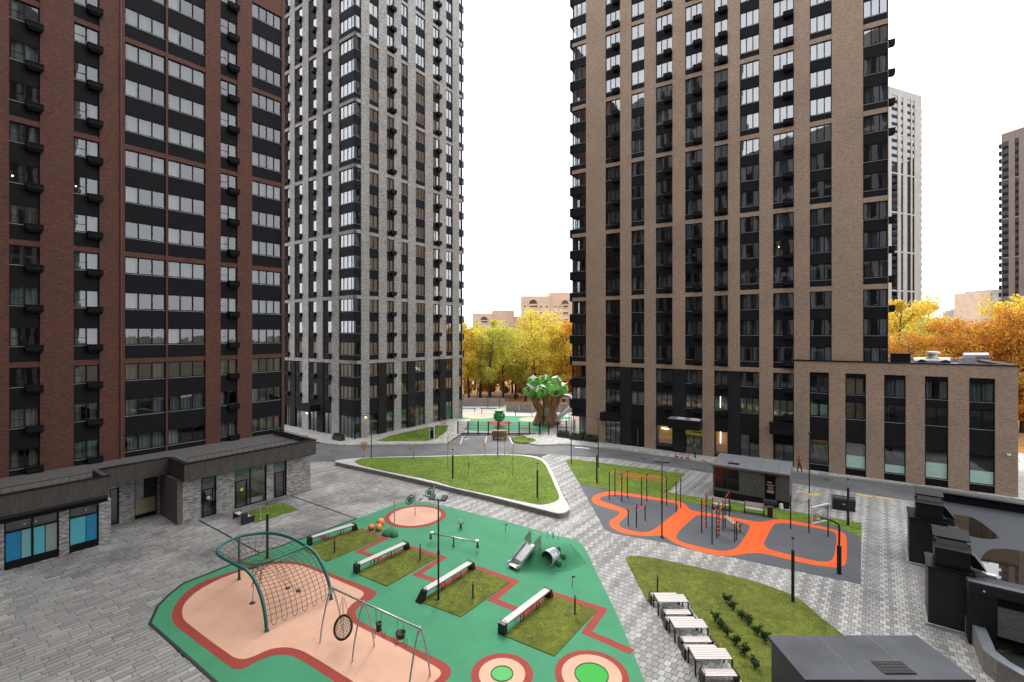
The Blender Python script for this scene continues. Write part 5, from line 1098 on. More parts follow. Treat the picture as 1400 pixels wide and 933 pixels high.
# ------------------------------------------------------------------ sports court equipment
def posts(o, c, spec, r=.045):
    for (px, py), h in spec: p = G(px,py); MB().lathe([(r,0),(r,h),(r*.6,h+.02)],10,(p[0]-c[0],p[1]-c[1],.02)).build('post', black_m, o, smooth=False)
def pt3(c, px, py, z): p = G(px,py); return Vector((p[0]-c[0],p[1]-c[1],z))
def bar(o, a, b, mat=None, r=.024, name='bar'): m = MB(); m.tube([a,b], r, 8); m.build(name, mat or orange_m, o, smooth=True)
z1 = lambda x, y: (820+.11794*x, 630+.11794*y)
c = G(*z1(260,480)); o = thing('monkey_bars', 'black and orange monkey bars at the upper end of the court', 'monkey bars', (*c,0))
pp = [z1(110,455),z1(176,408),z1(256,482),z1(321,438),z1(484,520),z1(545,478),z1(722,562),z1(775,520)]; posts(o, c, [(p,2.5) for p in pp])
P_ = [pt3(c,*p,2.35) for p in pp]; bar(o, P_[0], P_[1]); bar(o, P_[1], P_[3])
for i in range(6):
    for a, b in ((1,3),):
        z = .5+i*.33; bar(o, Vector((P_[a].x,P_[a].y,z)), Vector((P_[b].x,P_[b].y,z)), name='rung')
for a, b, c_, d in ((2,4,3,5),(4,6,5,7)):
    for z in (2.35,): bar(o, P_[a], P_[b]); bar(o, P_[c_], P_[d])
    for i in range(1,8): t = i/8; q = .18*math.sin(math.pi*t) if a == 4 else 0; bar(o, P_[a].lerp(P_[b],t)+Vector((0,0,q)), P_[c_].lerp(P_[d],t)+Vector((0,0,q)), name='rung')
    bar(o, P_[a], P_[c_]); bar(o, P_[b], P_[d])
for z in (1.05,1.55): bar(o, Vector((P_[6].x,P_[6].y,z)), Vector((P_[7].x,P_[7].y,z)))
c = G(*z1(885,595)); o = thing('pull_up_bar', 'pair of black posts with an orange bar right of the monkey bars', 'pull-up bar', (*c,0)); pp = [z1(885,595),z1(938,550)]; posts(o, c, [(p,2.55) for p in pp]); bar(o, pt3(c,*pp[0],2.15), pt3(c,*pp[1],2.15))
c = G(*z1(425,780)); o = thing('parallel_bars', 'low black and orange parallel bars on the left court island', 'parallel bars', (*c,0)); pp = [z1(330,760),z1(428,700),z1(425,780),z1(526,700)]; posts(o, c, [(p,1.32) for p in pp]); bar(o, pt3(c,*pp[0],1.27), pt3(c,*pp[1],1.27)); bar(o, pt3(c,*pp[2],1.27), pt3(c,*pp[3],1.27))
z2 = lambda x, y: (940+.12862*x, 640+.12862*y)
c = G(*z2(260,760)); o = thing('workout_frame', 'orange and black workout frame with ladders on the middle court island', 'workout frame', (*c,0))
sp = {0:(z2(150,690),2.5),1:(z2(198,635),2.5),2:(z2(261,815),2.4),3:(z2(311,750),2.4),4:(z2(333,725),2.45),5:(z2(377,670),2.3),6:(z2(400,640),2.6),7:(z2(444,550),2.3)}
posts(o, c, list(sp.values())); Q = lambda i, z: pt3(c,*sp[i][0],z)
for i in range(7): bar(o, Q(0,.25+i*.33), Q(1,.25+i*.33), redp_m, name='rung')
bar(o, Q(0,2.2), Q(1,2.4), redp_m); bar(o, Q(1,2.2), Q(4,2.2)); bar(o, Q(2,2.2), Q(3,2.2)); bar(o, Q(3,1.9), Q(5,1.9)); bar(o, Q(6,2.3), Q(7,2.3), redp_m); bar(o, Q(4,2.2), Q(6,2.2)); bar(o, Q(3,1.05), Q(5,1.05), redp_m); bar(o, Q(5,.9), Q(6,.9), redp_m)
for i in range(5): bar(o, Q(3,.3+i*.3), Q(4,.3+i*.3), name='rung')
c = G(*z2(560,690)); o = thing('sit_up_bench', 'tilted wooden sit-up bench in front of the workout frame', 'exercise bench', (*c,0))
a, b = pt3(c,*z2(400,640),.95), pt3(c,*z2(560,690),.35); dd = (b-a).normalized(); nn = Vector((-dd.y,dd.x,0)).normalized()*.1
for s_ in (-1,0,1): MB().bar(a+nn*s_*1.7, b+nn*s_*1.7, .15, .04).build('slat', pm('tan_slat', (.45,.27,.19), .6) if 'tan_slat' not in MAT else MAT['tan_slat'], o)
for e, h in ((a,.93),(b,.33)): MB().lathe([(.04,0),(.04,h)],8,(e.x,e.y,.02)).build('leg', black_m, o)
MB().lathe([(.1,0),(.1,.2),(.05,.22)],10,(b.x,b.y,.35)).build('foot_roller', redp_m, o); bar(o, b-nn*3+Vector((0,0,.25)), b+nn*3+Vector((0,0,.25)), black_m, .04, 'roller')
c = G(*z2(500,795)); o = thing('push_up_bars', 'two short black posts with a bar near the orange crossing', 'exercise bars', (*c,0)); pp = [z2(500,795),z2(521,768)]; posts(o, c, [(p,1.35) for p in pp]); bar(o, pt3(c,*pp[0],1.25), pt3(c,*pp[1],1.25), black_m)
z3 = lambda x, y: (940+.2036*x, 620+.2036*y)
c = G(*z3(815,535)); o = thing('high_bars', 'row of three black posts with a thin orange bar on the right court island', 'pull-up bar', (*c,0)); pp = [z3(692,512),z3(815,535),z3(944,560)]; posts(o, c, [(pp[0],2.55),(pp[1],2.55),(pp[2],2.3)]); bar(o, pt3(c,*pp[0],2.35), pt3(c,*pp[1],2.35), r=.018); bar(o, pt3(c,*pp[1],2.1), pt3(c,*pp[2],2.1), black_m, r=.018)
# basketball hoop
hp = thing('basketball_hoop', 'basketball hoop with clear white-framed backboard on a black padded pole', 'basketball hoop', (*G(1147.3,785),0), R(138))
MB().lathe([(.12,0),(.125,.05),(.125,1.75),(.1,1.78)],14).build('pad', pm('pad_black', (.014,.014,.015), .65), hp); m = MB(); m.tube(cat([Vector((0,0,.1)),Vector((0,0,1.8)),Vector((0,0,2.9)),Vector((.12,0,3.15)),Vector((.5,0,3.25)),Vector((1.0,0,3.25))],5), .058, 12); m.build('pole', black_m, hp, smooth=True)
bb = R(138); ba = thing  # the board is part of the hoop
BM = Matrix.Rotation(R(-24),3,'Z')
def bq(x, y, z): return Vector((1.0,0,0)) + BM @ Vector((x,y,z))
m = MB(); Wb, z0, z1_ = .82, 3.02, 4.05
for a, b in (((0,-Wb,z0),(0,Wb,z0)),((0,-Wb,z1_),(0,Wb,z1_)),((0,-Wb,z0),(0,-Wb,z1_)),((0,Wb,z0),(0,Wb,z1_))): m.bar(bq(*a), bq(*b), .07, .07)
for a, b in (((.04,-.3,z0+.15),(.04,.3,z0+.15)),((.04,-.3,z0+.6),(.04,.3,z0+.6)),((.04,-.3,z0+.15),(.04,-.3,z0+.6)),((.04,.3,z0+.15),(.04,.3,z0+.6))): m.bar(bq(*a), bq(*b), .05, .05)
m.build('board_frame', white_m, hp); m = MB(); m.face([bq(0,-Wb,z0),bq(0,Wb,z0),bq(0,Wb,z1_),bq(0,-Wb,z1_)]); m.build('board_glass', glass('board_clear', .04, (.93,.94,.94), 0), hp)
m = MB(); m.tube([bq(.42+.23*math.cos(a*math.pi/10),.23*math.sin(a*math.pi/10),z0+.1) for a in range(20)], .016, 6, closed=True); m.bar(bq(0,0,z0+.1), bq(.2,0,z0+.1), .1, .05); m.build('rim', orange_m, hp)
m = MB()
for a in range(10): m.tube([bq(.42+.23*math.cos(a*math.pi/5),.23*math.sin(a*math.pi/5),z0+.1), bq(.42+.13*math.cos(a*math.pi/5+.3),.13*math.sin(a*math.pi/5+.3),z0-.3)], .008, 4)
m.build('net', redp_m, hp)
# benches and bin by the kiosk
def slat_bench(pa, pb, label, back=True):
    a, b = Vector(G(*pa)), Vector(G(*pb)); L_ = (b-a).length; o = thing('park_bench', label, 'bench', (*a,.02), math.atan2(b.y-a.y,b.x-a.x), 'slatted park benches')
    for i in range(4): MB().box(.08,L_-.08,.05+i*.11,.145+i*.11,.42,.46).build('seat_slat', wood_m, o)
    if back:
        for i in range(3): MB().box(.08,L_-.08,.5+i*.02,.54+i*.02,.52+i*.12,.62+i*.12).build('back_slat', wood_m, o)
    for x in (0,L_-.1): MB().hexa([(x,0,0),(x+.1,0,0),(x+.1,.62,0),(x,.62,0)],[(x,.0,.5),(x+.1,.0,.5),(x+.1,.66,.86 if back else .5),(x,.66,.86 if back else .5)]).build('side_frame', black_m, o)
    return o
slat_bench(z3(165,378), z3(290,393), 'pale slatted bench behind the workout frame'); slat_bench(z3(378,405), z3(518,427), 'pale slatted bench between kiosk and court')
slat_bench(zoomed(200,570,.17143,[(690,812)])[0], zoomed(200,570,.17143,[(800,858)])[0], 'slatted bench beside the small lawn at the podium', False)
def bin_(pt, label, rz): 
    o = thing('litter_bin', label, 'bin', (*pt,.0), rz, 'black litter bins'); MB().box(-.19,.19,-.19,.19,.04,.82).build('body', black_m, o, bevel=.01); MB().box(-.21,.21,-.21,.21,.85,.89).build('lid', dkgrey_m, o); MB().box(-.17,.17,-.17,.17,0,.038).build('foot', dkgrey_m, o)
bin_(G(*z3(555,430)), 'black litter bin at the end of the kiosk bench', kf.a); bin_(G(334,716.8), 'black litter bin beside the small podium lawn', LTF.a)
o = thing('storage_box', 'black storage box with rounded lid behind the basketball hoop', 'box', (*G(*z3(975,375)),0), R(-27)); MB().box(0,1.6,0,.8,0,.75).build('body', black_m, o, bevel=.02)
m = MB(); m.tube([(-.02,.4,.72),(1.62,.4,.72)], .42, 16); m.build('lid', pm('lid_black', (.02,.02,.022), .3), o, smooth=False); MB().box(.7,.9,-.03,0,.5,.6).build('latch', steel_m, o)
o = thing('white_bag', 'small white bag standing by the kiosk corner', 'bag', (*G(*z3(628,373)),0)); MB().hexa([(-.16,-.12,0),(.16,-.12,0),(.16,.12,0),(-.16,.12,0)],[(-.14,-.07,.45),(.14,-.07,.45),(.14,.07,.45),(-.14,.07,.45)]).build('body', white_m, o, bevel=.03); MB().bar((-.1,0,.46),(.1,0,.46),.05,.04).build('tied_top', white_m, o)
# picnic tables
def ptable(x0, x1, yf, yb, label):
    o = thing('picnic_table', label, 'table', (x0,yf,0), 0, 'pale slatted picnic tables'); w, d = x1-x0, yb-yf
    n_ = 6
    for i in range(n_): MB().box(.03,w-.03-(.0 if i < 5 else .35),i*d/n_+.008,(i+1)*d/n_-.008,.72,.755).build('slat', wood_m, o)
    for x in (.0,w-.06):
        for y in (.0,d-.06): MB().box(x,x+.06,y,y+.06,0,.715).build('leg', black_m, o)
        MB().box(x,x+.06,.065,d-.065,.65,.714).build('end_rail', black_m, o)
    MB().box(.065,w-.065,d/2-.03,d/2+.03,.655,.712).build('cross_rail', black_m, o)
def pbench(x0, x1, yf, yb, label):
    o = thing('picnic_bench', label, 'bench', (x0,yf,0), 0, 'pale slatted picnic benches'); w, d = x1-x0, yb-yf
    for i in range(3): MB().box(.12,w-.12,i*d/3+.006,(i+1)*d/3-.006,.42,.455).build('slat', wood_m, o)
    for x in (0,w-.12): MB().box(x,x+.1,.0,d,0,.47).build('end_panel', black_m, o)
    m = MB(); m.tube([(.1,.02,.46),(.1,.02,.62),(.1,d-.02,.62),(.1,d-.02,.46)], .012, 6); m.build('armrest', black_m, o)
tb = [(7.77,9.42,25.5,26.4,'farthest'),(7.88,9.55,23.25,24.12,'middle'),(8.02,9.7,21.0,21.9,'nearest')]
for x0, x1, yf, yb, w_ in tb:
    ptable(x0, x1, yf, yb, f'{w_} of the three pale picnic tables on the stone paving')
    pbench(x0+.1, x1+.02, yf-.62, yf-.17, f'pale bench on the near side of the {w_} picnic table'); pbench(x0-.1, x1-.1, yb+.12, yb+.55, f'bench half hidden on the far side of the {w_} picnic table')

# ------------------------------------------------------------------ things beyond the road
fn = thing('metal_fence', 'dark metal mesh fence between the parking bays and the far playground', 'fence', (0,0,0))
fp = [Vector(G(626,594)), Vector(G(738,595.5)), Vector(G(786,592))]
for a, b, n_ in ((fp[0],fp[1],8),(fp[1],fp[2],4)):
    for i in range(n_+1):
        p = a.lerp(b,i/n_); MB().box(p.x-.08,p.x+.08,p.y-.08,p.y+.08,0,2.0).build('post', black_m, fn)
        if i < n_:
            q = a.lerp(b,(i+1)/n_); m = MB()
            for k_ in range(1,14): r_ = p.lerp(q,k_/14); m.bar((r_.x,r_.y,.1),(r_.x,r_.y,1.85),.03)
            for z in (.1,.5,.95,1.4,1.85): m.bar((p.x,p.y,z),(q.x,q.y,z),.035)
            m.build('mesh_panel', dkgrey_m, fn)
conc = pm('concrete_panel', (.27,.245,.225), .85, .2, 1.5, .1)
for label, a, b, h in (('grey concrete wall along the far playground, left part', (-16,100),(-1.5,99.5),1.7), ('grey concrete wall behind the tree-shaped climbing house', (-1.2,93),(30,91),1.65)):
    o = thing('concrete_wall', label, 'wall', (0,0,0), 0, 'concrete walls below the trees'); A_, B_ = Vector(a), Vector(b); n_ = max(3,int((B_-A_).length/2.5))
    for i in range(n_): p, q = A_.lerp(B_,(i+.01)/n_), A_.lerp(B_,(i+.99)/n_); MB().bar((p.x,p.y,h/2),(q.x,q.y,h/2),.2,h).build('panel', conc, o)
# tree-shaped climbing house
gold = (1+5**.5)/2
dv = [Vector(v).normalized() for v in [(a,b,c) for a in (-1,1) for b in (-1,1) for c in (-1,1)]+[(0,a/gold,b*gold) for a in (-1,1) for b in (-1,1)]+[(a/gold,b*gold,0) for a in (-1,1) for b in (-1,1)]+[(b*gold,0,a/gold) for a in (-1,1) for b in (-1,1)]]
dn = [Vector(v).normalized() for v in [(0,a,b*gold) for a in (-1,1) for b in (-1,1)]+[(a,b*gold,0) for a in (-1,1) for b in (-1,1)]+[(b*gold,0,a) for a in (-1,1) for b in (-1,1)]]
def dodeca(r, rot):
    m = MB()
    for n_ in dn:
        fs = sorted(dv, key=lambda v: -v.dot(n_))[:5]; u = (fs[0]-n_*fs[0].dot(n_)).normalized(); w = n_.cross(u); fs.sort(key=lambda v: math.atan2(v.dot(w), v.dot(u)))
        nn = rot @ n_; mi = 1 if nn.z > .75 else (0 if (nn.x < .35) else 2)
        if nn.y < -.4 and abs(nn.z) < .55 and abs(nn.x) < .5 and r > 1.12: # round opening with amber inside
            c_ = sum(fs, Vector())/5; ring = [c_.lerp(v,.62) for v in fs]
            for i in range(5): m.face([rot @ (v*r) for v in (fs[i],fs[(i+1)%5],ring[(i+1)%5],ring[i])], 3)
            m.face([rot @ (v*r*.8) for v in ring], 4)
        else: m.face([rot @ (v*r) for v in fs], mi)
    return m
pg = [pm('pod_green', (.20,.60,.10), .45, .06, 3), pm('pod_white', (.78,.82,.72), .45, .06, 3), pm('pod_dark_green', (.12,.45,.07), .45, .06, 3), pm('pod_lime', (.26,.58,.16), .45, .06, 3), pm('pod_amber', (.20,.10,.02), .6, .3, 3)]
th = thing('climbing_tree_house', 'tree-shaped climbing house with green dodecahedron pods on a brown trunk', 'play tower', (*G(747,580.5),0))
bark = pm('carved_bark', (.24,.13,.06), .85, .45, 1.2, .6, stretch=(3,3,.35))
for i, (bx, by, tx, ty) in enumerate(((-1.2,-.4,-2.3,-.3),(.3,-.8,-.4,-.6),(1.2,.1,2.1,.1),(-.2,.9,.3,1.2),(.9,-.5,1.2,-.7))):
    m = MB(); m.tube(cat([Vector((bx*1.25,by*1.2,0)),Vector((bx*.95,by*.9,1.2)),Vector((bx*.8,by*.7,2.4)),Vector((bx*.5+tx*.5,by*.5+ty*.5,3.6)),Vector((tx,ty,5.0))],4), [1.0,.95,.88,.84,.8,.76,.72,.7,.68,.66,.63,.6,.57,.54,.52,.5,.5], 10); m.build('trunk', bark, th, smooth=True)
for i, (px, py, r_) in enumerate(((109,20.5,1.0),(124,21,1.15),(140,22,1.05),(104,33,1.25),(119,34.5,1.2),(130,31,.8),(138,32.5,1.25),(149,31.5,1.05),(128,27,.9),(112,27,.8))):
    x = (620+px-747)*79.5/FPX; z = CAMH-(500+py-HV)*79.5/FPX
    dodeca(r_, Matrix.Rotation(i*.9,3,'Z') @ Matrix.Rotation(i*.37,3,'X')).build('pod', pg, th, (x,(-.7,.6,-.2,-.6,-1.1,.8,-.9,-.1,.4,.9)[i],z))
m = MB(); m.tube(cat([Vector((2.6,.4,4.6)),Vector((3.9,.2,4.5)),Vector((4.4,-.4,3.7)),Vector((3.6,-1.0,2.7)),Vector((2.2,-1.3,1.6)),Vector((1.4,-1.4,.6))],5), .38, 12); m.build('tube_slide', steel_m, th, smooth=True)
m = MB(); m.lathe([(.06,0),(.06,4.6)],8,(3.8,.3,0)); m.build('slide_post', dkgrey_m, th); MB().box(-.9,.7,-1.2,-.4,1.5,1.62).build('platform', dkgrey_m, th); MB().box(-.4,.4,-1.25,-1.15,1.6,3.0).build('inner_panel', MAT['concrete_panel'], th)
sp_ = thing('rope_ball', 'green faceted rope ball on a pole in the far playground', 'climbing ball', (*G(682.5,582),0)); dodeca(1.0, Matrix.Rotation(.4,3,'X')).build('ball', [pm('ball_green', (.02,.26,.09), .5, .3, 3)]*5, sp_, (0,0,1.55)); MB().lathe([(.3,0),(.3,.06),(.08,.1),(.08,.7)],10).build('post', black_m, sp_); MB().lathe([(.95,0),(.95,.12),(.3,.14)],16,(0,0,2.45)).build('rim', pg[2], sp_)
for label, p, w_, h_ in (('low black balance rail in the far playground beside the pale tower', (638,563.5),3.2,.7),('dark swing frame in the far playground left of the rope ball', (668,566),2.6,1.0),('dark bench rail in the far playground left of the tree house', (716,570),3.0,.8),('dark net swing frame in the far playground behind the rope ball', (675,559),2.4,2.4)):
    o = thing('play_rail', label, 'play rail', (*G(*p),0), R(-8), 'dark frames in the far playground')
    for x in (-w_/2,w_/2): MB().bar((x,0,0),(x,0,h_),.1).build('leg', black_m, o)
    MB().bar((-w_/2-.3,0,h_),(w_/2+.3,0,h_),.12).build('beam', black_m, o)
wd = pm('brown_board', (.17,.085,.055), .7, .25, 2, .2, stretch=(1,5,5)); o = thing('wooden_box', 'brown wooden board box standing on the parking bays', 'box', (*G(673,601.5),0), R(-3))
for i in range(5): MB().box(0,2.0,-.02,.03,.28+i*.19,.46+i*.19).build('board', wd, o); MB().box(0,2.0,.97,1.02,.28+i*.19,.46+i*.19).build('board', wd, o)
for x in (-.03,1.98):
    for i in range(5): MB().box(x,x+.05,.035,.965,.28+i*.19,.46+i*.19).build('board', wd, o)
MB().box(.05,1.95,.05,.95,1.2,1.24).build('lid', wd, o)
for x in (.1,1.75):
    for y in (.05,.8): MB().box(x,x+.15,y,y+.15,0,.275).build('foot', frame_m, o)
o = thing('information_stele', 'white framed black information stele on the verge by the pale tower', 'sign', (*G(587.2,602.3),.12), R(-6)); MB().box(0,.7,0,.16,0,1.85).build('frame', white_m, o); MB().box(.09,.61,-.02,0,.12,1.75).build('panel', frame_m, o); MB().box(.18,.5,-.03,-.021,1.35,1.5).build('print', pm('print_grey', (.3,.3,.3), .6), o)
def planter(pt, rz, label, w_=1.9):
    o = thing('planter_box', label, 'planter', (*pt,.1), rz, 'black planter boxes at the tower entrances'); MB().box(0,w_,0,.7,0,.6).build('box', black_m, o); MB().box(.05,w_-.05,.05,.65,.601,.62).build('soil', soil_m, o)
    leafy('foliage', o, 220, lambda q: (q.uniform(.1,w_-.1), q.uniform(.1,.6), .62+q.uniform(0,.32)), .11, leaf['dkgreen'], 5)
leaf = {}
for nm_, c_ in (('gold',(.62,.37,.035)),('orange',(.54,.235,.028)),('ygreen',(.60,.56,.07)),('green',(.36,.42,.07)),('yellow',(.68,.52,.07)),('dkgreen',(.028,.075,.018)),('straw',(.48,.36,.09)),('rust',(.36,.15,.04)),('brown',(.32,.18,.04))): 
    lm = pm('leaf_'+nm_, c_, .7, .25, .6, attr='tone'); leaf[nm_] = lm
    nt_ = lm.node_tree; p = nt_.nodes['Principled BSDF']; tl = nt_.nodes.new('ShaderNodeBsdfTranslucent'); ms = nt_.nodes.new('ShaderNodeMixShader'); ms.inputs[0].default_value = .42
    src = p.inputs['Base Color'].links[0].from_socket; nt_.links.new(src, tl.inputs[0]); nt_.links.new(p.outputs[0], ms.inputs[1]); nt_.links.new(tl.outputs[0], ms.inputs[2]); nt_.links.new(ms.outputs[0], nt_.nodes['Material Output'].inputs[0])
def leaf_mesh(n, posf, size, mats, seed, weights=None, flat=False):
    q = random.Random(seed); rng = np.random.default_rng(seed); P = np.array([posf(q) for _ in range(n)])
    u = rng.normal(size=(n,3)); u /= np.linalg.norm(u,axis=1)[:,None]; v = np.cross(u, rng.normal(size=(n,3))); v /= np.linalg.norm(v,axis=1)[:,None]
    s = size*rng.uniform(.6,1.35,(n,1)); vv = np.stack([P-u*s, P-v*s*.55, P+u*s, P+v*s*.55], 1)
    me = bpy.data.meshes.new('crown'); me.from_pydata(vv.reshape(-1,3), [], np.arange(n*4).reshape(-1,4))
    mats = mats if isinstance(mats,(list,tuple)) else [mats]
    for mm in mats: me.materials.append(mm)
    if len(mats) > 1: me.polygons.foreach_set('material_index', rng.choice(len(mats), n, p=weights).astype(np.int32))
    at = me.attributes.new('tone','FLOAT','FACE'); at.data.foreach_set('value', np.clip(rng.normal(1,.2,n),.45,1.7)); return me
def leafy(name, parent, n, posf, size, mats, seed, weights=None): return inst(name, leaf_mesh(n,posf,size,mats,seed,weights), parent)
planter(G(454,602.5), BRF.a, 'black planter box at the foot of the pale tower corner')
for px, py, lab in ((761,598.5,'black planter box farthest left at the brown tower corner'),(778.5,602,'middle black planter box at the brown tower corner'),(798,604.5,'black planter box nearest the brown tower entrance')): planter(G(px,py), BRF.a, lab, 1.9)

# ------------------------------------------------------------------ trees
trunk_dark = pm('bark_dark', (.045,.033,.024), .9, .3, 3, .5, stretch=(4,4,.6)); trunk_birch = pm('bark_birch', (.50,.47,.42), .8, .3, 2.5, .3, stretch=(1,1,5))
def tree_meshes(h, cw, kind, cols, wts, seed, n=4200, size=.26, birch=False, trunks=1):
    """trunk with limbs, crown of leaf clumps along them"""
    q = random.Random(seed); tm = MB(); tips = []
    lo = {'round':.30,'tall':.22,'willow':.25,'birch':.45,'mass':.12}[kind]
    for tk in range(trunks):
        ox, oy = (q.uniform(-1,1)*.8, q.uniform(-1,1)*.8) if trunks > 1 else (0,0); lean = Vector((q.uniform(-.06,.06)*h + ox*1.2, q.uniform(-.06,.06)*h, 0))
        tp = [Vector((ox,oy,0))+lean*(i/6)**1.5+Vector((q.uniform(-.12,.12),q.uniform(-.12,.12),h*.92*i/6)) for i in range(7)]; r0 = h*(.014 if birch else .018)
        tm.tube(tp, [r0*(1-.85*i/6) for i in range(7)], 7)
        for k_ in range(int(13/trunks)+4):
            t = lo+(.95-lo)*((k_+q.random())/(int(13/trunks)+4)); p = samp(tp, t); a = q.uniform(0,6.283); up = {'round':.55,'tall':1.1,'willow':.75,'birch':.8,'mass':.4}[kind]
            prof_ = math.sin(math.pi*min(1,max(.05,(t-lo*.6)/(1.12-lo*.6))))**.7
            L_ = cw*.5*prof_*q.uniform(.7,1.15); d = Vector((math.cos(a),math.sin(a),up*q.uniform(.6,1.2))); 
            bp = [p, p+d*L_*.5+Vector((0,0,.1)), p+Vector((d.x*L_,d.y*L_,d.z*L_*.8))]; tm.tube(bp, [r0*.45*(1-t*.6),r0*.28*(1-t*.6),.02], 5, cap=False)
            tips += [(bp[1],L_*.42),(bp[2],L_*.38)]
            for s_ in range(2):
                e = samp(bp, q.uniform(.4,.95))+Vector((q.uniform(-1,1),q.uniform(-1,1),q.uniform(-.2,.7)))*L_*.5; tm.tube([samp(bp,.5), e], [r0*.15,.012], 4, cap=False); tips.append((e,L_*.32))
    def posf(qq):
        p, r_ = tips[qq.randrange(len(tips))]; r_ = max(.5, r_)
        v = Vector((qq.gauss(0,1),qq.gauss(0,1),qq.gauss(0,1))); v = v.normalized()*r_*qq.random()**.45
        if kind == 'willow': v.z = -abs(v.z)*2.2+.4; v.x *= .7; v.y *= .7
        return tuple(p+v)
    return tm.mesh('trunk', trunk_birch if birch else trunk_dark, True), leaf_mesh(n, posf, size, [leaf[c] for c in cols], seed, wts)
KINDS = {}
def kind(name, *a, **k_): KINDS[name] = tree_meshes(*a, **k_)
kind('gold', 18, 9, 'round', ['gold','yellow','ygreen'], [.35,.4,.25], 1, 8000, .2); kind('gold2', 18, 8, 'tall', ['yellow','gold','ygreen'], [.45,.35,.2], 2, 8000, .19)
kind('ygreen', 18, 10, 'willow', ['ygreen','yellow','green'], [.6,.2,.2], 3, 9000, .17); kind('green', 18, 9, 'willow', ['green','ygreen','straw'], [.5,.38,.12], 4, 9000, .17)
kind('fork', 20, 12, 'round', ['ygreen','yellow','gold'], [.5,.35,.15], 5, 9000, .18, trunks=2); kind('thin', 18, 6, 'tall', ['straw','brown','ygreen'], [.5,.3,.2], 6, 1700, .2, trunks=2)
kind('orange', 18, 10, 'mass', ['orange','gold','rust'], [.55,.3,.15], 7, 11000, .17); kind('orange2', 17, 11, 'mass', ['orange','gold','brown'], [.6,.25,.15], 8, 11000, .17)
kind('birch', 19, 6, 'birch', ['straw','gold'], [.6,.4], 9, 900, .2, birch=True); kind('low', 7, 7, 'mass', ['gold','orange','straw'], [.4,.35,.25], 10, 2600, .22)
kind('bushy', 16, 8, 'round', ['green','ygreen'], [.7,.3], 12, 8000, .19)
rt = random.Random(4)
def tree(px, Z, h, kd, label, group, sc=None):
    base_h = {'fork':20,'low':7,'bushy':16,'birch':19,'orange2':17}.get(kd,18); s = h/base_h; o = thing('tree', label, 'tree', ((px-CX)/FPX*Z,Z,-.25), rt.uniform(0,6.28), group); o.scale = (s*(sc or 1),s*(sc or 1),s)
    inst('trunk', KINDS[kd][0], o); c_ = inst('crown', KINDS[kd][1], o); return o
GA, GB = 'autumn trees beyond the far playground', 'autumn trees behind the annex'
front = [(641,108,18.0,'gold','golden tree beside the pale tower edge'),(656,113,17,'thin','thin straw-coloured tree right of the golden tree at the pale tower'),(668,106,17.2,'green','green drooping tree left of the rope ball'),(688,110,17.0,'ygreen','yellow-green drooping tree above the rope ball'),(704,112,15.5,'thin','thin brownish tree left of the tree house'),
  (718,109,15,'green','smaller green tree left of the tree-shaped house'),(733,107,20.6,'fork','large yellow-green tree with forked dark trunk above the tree house'),(755,112,17.5,'gold2','tall yellow tree right of the forked tree'),(771,108,17.4,'gold','golden tree near the brown tower corner'),(783,111,18.5,'orange','orange tree partly behind the brown tower corner'),(628,112,18,'gold','golden tree mostly behind the pale tower')]
for a in front: tree(*a, GA)
names = ['gold','ygreen','thin','ygreen','gold2','green','thin','gold2','ygreen','gold','gold2','orange']
pos = ['far left','beside the first gap','under the left peach block','below the lower peach roof','in the left middle','in the middle','right of the middle','below the taller peach block','above the tree house','right of the tree house','near the brown tower','beside the brown tower corner']
for i in range(12): tree(636+i*13, 122+(i*7)%17, 16.5+(i*5)%4, names[i], f'background tree {pos[i]} of the far wood', GA)
lowp = ['beside the pale tower','left of the thin trunks','behind the left wall','behind the wall joint','left of the tree house','behind the tree house trunk','right of the tree house','at the slide','by the brown tower']
for i in range(9): tree(634+i*18.5, 116+(i*3)%6, 6.5+(i%3), 'low', f'low autumn bush-like tree {lowp[i]} under the wood', GA)
right = [(1224,82,21.5,'gold2','tall yellow tree rising beside the brown tower edge'),(1236,78,17,'birch','white-stemmed birch next to the brown tower edge'),(1246,74,15.6,'orange','orange tree left of the roof ducts'),(1276,98,22,'gold2','lone yellow treetop between the distant towers'),(1290,92,18.3,'bushy','dark green treetop left of the middle'),(1268,86,17.6,'ygreen','yellow-green treetop above the roof ducts'),
  (1300,76,16.4,'orange2','orange tree above the silver ducts'),(1322,80,18.2,'orange','orange tree right of the silver ducts'),(1345,77,18.2,'orange2','broad orange tree under the pinkish block'),(1365,75,18.0,'orange','orange tree beside the right birch'),(1376,92,22.0,'gold2','yellow tree below the distant brown tower'),(1398,90,22.4,'gold','yellow tree at the right picture edge'),(1382,72,15.5,'birch','white birch trunk near the right picture edge'),(1396,74,18.5,'orange2','orange tree cut by the right picture edge'),(1420,72,19,'orange','orange tree beyond the right picture edge'),(1215,96,22,'gold','yellow tree half behind the brown tower')]
for a in right: tree(*a, GB)
for i in range(6): tree(1222+i*34, 100+i*3, 17.5, ('orange','gold','orange2','gold','orange','gold2')[i], f'background orange tree {("behind the tower edge","left of the lone yellow top","behind the green top","below the far pale block","below the pinkish block","at the far right")[i]}', GB)
